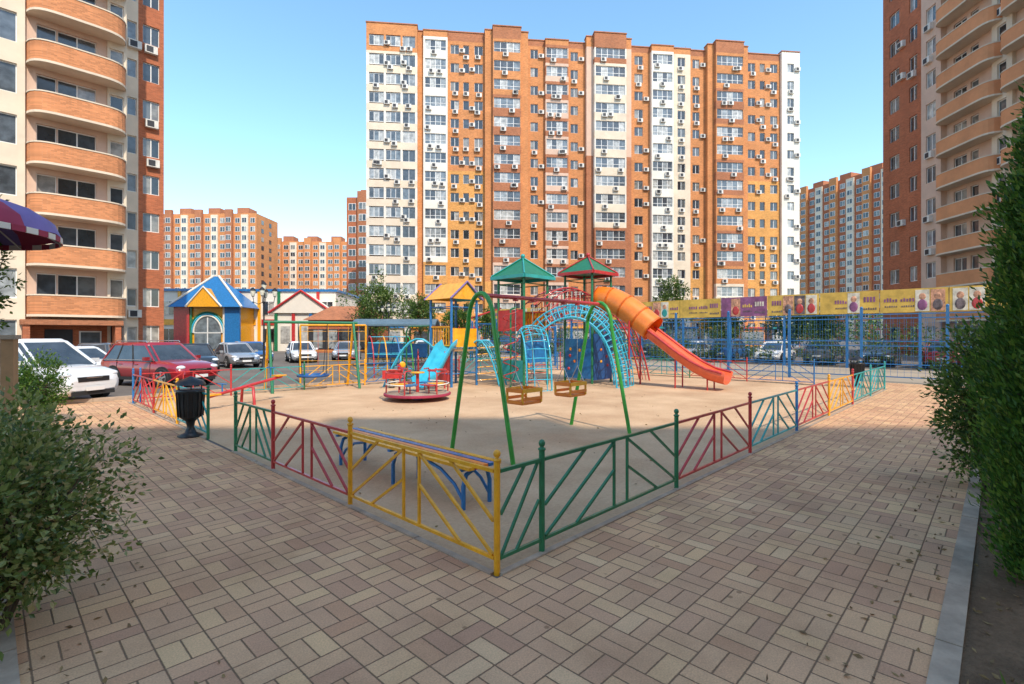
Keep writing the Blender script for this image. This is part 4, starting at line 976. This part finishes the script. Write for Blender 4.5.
# ------------------------------------------------------------------ cars
def car(name, x, y, ang, paint, L=4.3, Wd=1.75, H=1.5, kind='hatch'):
    b = MB(); hw = Wd / 2; cl = .2 if kind != 'suv' else .26
    belt = H * .6
    if kind == 'sedan': st = [(-.5, .8, .42, .72), (-.485, .92, .3, .86), (-.43, .97, cl, .93), (-.3, 1, cl, .95), (-.1, 1, cl, belt), (.15, 1, cl, belt), (.24, 1, cl, belt * .99), (.36, .98, cl, .84), (.45, .93, cl + .02, .74), (.49, .82, .3, .62), (.5, .7, .36, .52)]
    else: st = [(-.5, .84, .42, belt * .9), (-.485, .94, .32, belt), (-.43, .98, cl, belt * 1.02), (-.3, 1, cl, belt * 1.02), (-.1, 1, cl, belt), (.15, 1, cl, belt * .99), (.25, 1, cl, belt * .98), (.36, .98, cl, belt * .92), (.45, .94, cl + .02, belt * .83), (.49, .84, .3, belt * .7), (.5, .72, .38, belt * .58)]
    rings = []
    for f, w, zb, zt in st:
        w *= hw; X = f * L; zm = (zb + zt) / 2
        half = [(w * .5, zb), (w * .9, zb + .02), (w * .975, zb + .12), (w * 1.0, zm), (w * .985, zt - .14), (w * .93, zt - .03), (w * .75, zt), (w * .35, zt + .02)]
        rings.append([(X, yy, z) for yy, z in half] + [(X, -yy, z) for yy, z in reversed(half)])
    b.loft(rings, paint)
    if kind == 'sedan': xb0, xb1, xt0, xt1 = -.36, .25, -.2, .06
    elif kind == 'van': xb0, xb1, xt0, xt1 = -.485, .3, -.44, .1
    else: xb0, xb1, xt0, xt1 = -.475, .24, -.38, .07
    def rg(x0, x1, w, z, r=.12):
        return [(x1 * L, w - r, z), (x1 * L - r, w, z), (x0 * L + r, w, z), (x0 * L, w - r, z), (x0 * L, -w + r, z), (x0 * L + r, -w, z), (x1 * L - r, -w, z), (x1 * L, -w + r, z)]
    zb = belt - .05; zt = H - .1
    R0 = rg(xb0, xb1, hw * .95, zb); R1 = rg(xt0, xt1, hw * .76, zt)
    b.loft([R0, R1], CGLASS, sm=False)
    R2 = rg(xt0 - .004, xt1 + .006, hw * .775, zt - .03); R3 = rg(xt0 + .01, xt1 - .02, hw * .7, H - .01, .15)
    b.loft([R2, rg(xt0, xt1, hw * .765, zt + .03), R3], paint, sm=True)
    def lp(i, u): return Vector(R0[i]).lerp(Vector(R1[i]), u)
    for i in range(8): b.tube([lp(i, 0), lp(i, 1)], .035, paint, 6)
    for sgn, (ia, ib) in ((1, (1, 2)), (-1, (6, 5))):
        for u in (.42, .5) if kind == 'sedan' else (.4, .72):
            p0 = Vector(R0[ia]).lerp(Vector(R0[ib]), u); p1 = Vector(R1[ia]).lerp(Vector(R1[ib]), u); b.tube([p0, p1], .028, RUBBER if kind != 'van' else paint, 5)
        b.tube([Vector(R0[ia]) + Vector((0, 0, .05)), Vector(R0[ib]) + Vector((0, 0, .05))], .018, CHROME, 5)
        ya, yb = sorted((sgn * hw * .96, sgn * hw * 1.004))
        for f in (.17, -.04, -.25): b.box(f * L - .006, f * L + .006, ya, yb, cl + .12, belt - .08, DARK)
        for f in (.0, -.2): b.rbox((f * L, sgn * hw * 1.0, belt - .16), (.16, .03, .03), paint)
        b.rbox((xb1 * L - .35, sgn * (hw + .1), belt + .06), (.12, .2, .13), paint)
        b.rbox((0, sgn * hw * .985, cl + .06), (L * .5, .04, .12), RUBBER)
        for wx in (-.3 * L, .315 * L):
            wr = .33 if kind != 'suv' else .36
            yy = sgn * (hw + .004)
            ringA = [(wx + (wr + .07) * math.cos(q), yy, max(cl, wr + (wr + .07) * math.sin(q))) for q in np.linspace(0, 2 * math.pi, 20, endpoint=False)]
            ringB = [(p[0], sgn * (hw - .25), p[2]) for p in ringA]
            b.loft([ringA, ringB] if sgn < 0 else [ringB, ringA], RUBBER)
            def wc(r, y): return [(wx + r * math.cos(q), y, wr + r * math.sin(q)) for q in np.linspace(0, 2 * math.pi, 20, endpoint=False)]
            ys = [sgn * (hw - .2), sgn * (hw + .015), sgn * (hw + .03)]
            b.loft([wc(wr, ys[0]), wc(wr, ys[1]), wc(wr - .03, ys[2])], RUBBER)
            b.loft([wc(wr * .66, ys[2] + sgn * .002), wc(wr * .64, ys[2] + sgn * .006)], DARK)
            b.loft([wc(wr * .69, ys[2] + sgn * .004), wc(wr * .62, ys[2] + sgn * .012)], STEEL, caps=False)
            for q in range(5):
                a = q * 2 * math.pi / 5 + .3; R = Matrix.Rotation(-a, 3, 'Y'); c = Vector((wx, ys[2] + sgn * .012, wr)) + R @ Vector((wr * .33, 0, 0)); b.rbox(c, (wr * .64, .02, .06), STEEL, R=R)
        b.sphere((.462 * L, sgn * hw * .72, belt * .74), .17, HEADL, (.75, 1, .5)); b.sphere((-.478 * L, sgn * hw * .78, belt * .85), .14, TAILL, (.5, .8, 1.2))
        b.sphere((.485 * L, sgn * hw * .6, .36), .07, HEADL, (.5, 1, 1))
    b.rbox((.497 * L, 0, belt * .62), (.05, hw * .95, .14), BLACK); b.rbox((.5 * L, 0, belt * .66), (.06, hw * .5, .025), CHROME); b.rbox((.497 * L, 0, .3), (.05, hw * 1.3, .12), RUBBER)
    b.rbox((.512 * L, 0, .42), (.02, .5, .11), WFRAME); b.rbox((-.503 * L, 0, .6), (.02, .5, .11), WFRAME); b.rbox((-.497 * L, 0, .36), (.06, hw * 1.5, .14), RUBBER)
    if kind == 'suv':
        for sgn in (-1, 1): b.tube([(xt0 * L + .1, sgn * hw * .7, H - .02), (xt0 * L + .15, sgn * hw * .7, H + .04), (xt1 * L - .15, sgn * hw * .7, H + .04), (xt1 * L - .1, sgn * hw * .7, H - .02)], .018, STEEL, 5)
    b.build(name, place(x, y, 0, ang))
def cp(n, c, r=.3, me=0): return mat('car_paint_' + n, c, r, me, var=.03, coat=1.)
PW = cp('white', (.75, .75, .74)); PR = cp('red', (.3, .008, .016)); PS = cp('silver', (.45, .46, .47), .3, .5); PB = cp('black', (.02, .02, .023)); PBL = cp('blue', (.02, .1, .3)); PGR = cp('grey', (.14, .15, .16), .3, .4); PGN = cp('green', (.03, .12, .08))
D = math.radians
car('parked_minivan', -14.3, 15.1, D(-12), PW, 4.6, 1.85, 1.85, 'van')
car('parked_suv', -13.8, 19.9, D(-20), PR, 4.35, 1.85, 1.68, 'suv')
car('parked_car', -19.6, 23.0, D(-15), PW, 4.3, 1.72, 1.45, 'sedan')
car('parked_car', -24.3, 29.5, D(-60), PGR)
car('parked_car', -17.2, 27.5, D(-50), PB)
car('parked_car', -17.2, 31.5, D(-45), PS, kind='sedan')
car('parked_car', -18.5, 36, D(-45), PBL)
car('parked_car', -15.4, 37, D(-60), PW, kind='sedan')
car('parked_car', -13.0, 40, D(-80), PS)
car('parked_car', -10.5, 42, D(-80), PGN)
car('parked_car', -7.5, 43.5, D(-90), PW)
for k, p in enumerate((PB, PS, PBL, PW, PGR, PB, PR, PS)):
    q = W(36.5 , 18 - k * 3.1); car('parked_car', q.x, q.y, PGA + D(180 if k % 2 else 0), p, kind=('sedan' if k % 2 else 'suv'), H=1.5 if k % 2 else 1.66)
for k, p in enumerate((PS, PB, PW, PGR, PBL)):
    car('parked_car', -3 + k * 3.4, 55 + k * .3, D(90), p)

# ------------------------------------------------------------------ light & camera
to_sun = Vector((.47, -.88, 0)).normalized(); el = D(48)
sv = Vector((to_sun.x * math.cos(el), to_sun.y * math.cos(el), math.sin(el)))
sun = bpy.data.lights.new('sun', 'SUN'); sun.energy = 4.3; sun.angle = D(.5); sun.color = (1, .9, .76)
so = bpy.data.objects.new('sun', sun); COL.objects.link(so); so.rotation_euler = sv.to_track_quat('Z', 'Y').to_euler()
w = bpy.data.worlds.new('World'); scene.world = w; w.use_nodes = True
nt = w.node_tree; bg = nt.nodes['Background']
sky = nt.nodes.new('ShaderNodeTexSky'); sky.sky_type = 'NISHITA'; sky.sun_disc = False
sky.sun_elevation = el; sky.sun_rotation = math.atan2(sv.x, sv.y); sky.air_density = 1.0; sky.dust_density = .6; sky.ozone_density = 1.0
hs = nt.nodes.new('ShaderNodeHueSaturation'); hs.inputs['Hue'].default_value = .487; hs.inputs['Saturation'].default_value = 1.1; hs.inputs['Value'].default_value = 2.3
nt.links.new(sky.outputs[0], hs.inputs['Color']); nt.links.new(hs.outputs[0], bg.inputs[0]); bg.inputs[1].default_value = .15
cam = bpy.data.cameras.new('camera'); co = bpy.data.objects.new('camera', cam); COL.objects.link(co)
co.location = (0, 0, 1.95); co.rotation_euler = (math.pi / 2, 0, 0); cam.sensor_width = 36; cam.lens = 507 / 1024 * 36; cam.shift_y = -7 / 1024; cam.clip_end = 3000; cam.clip_start = .05
scene.camera = co
scene.view_settings.view_transform = 'Standard'; scene.view_settings.look = 'None'; scene.view_settings.exposure = 0
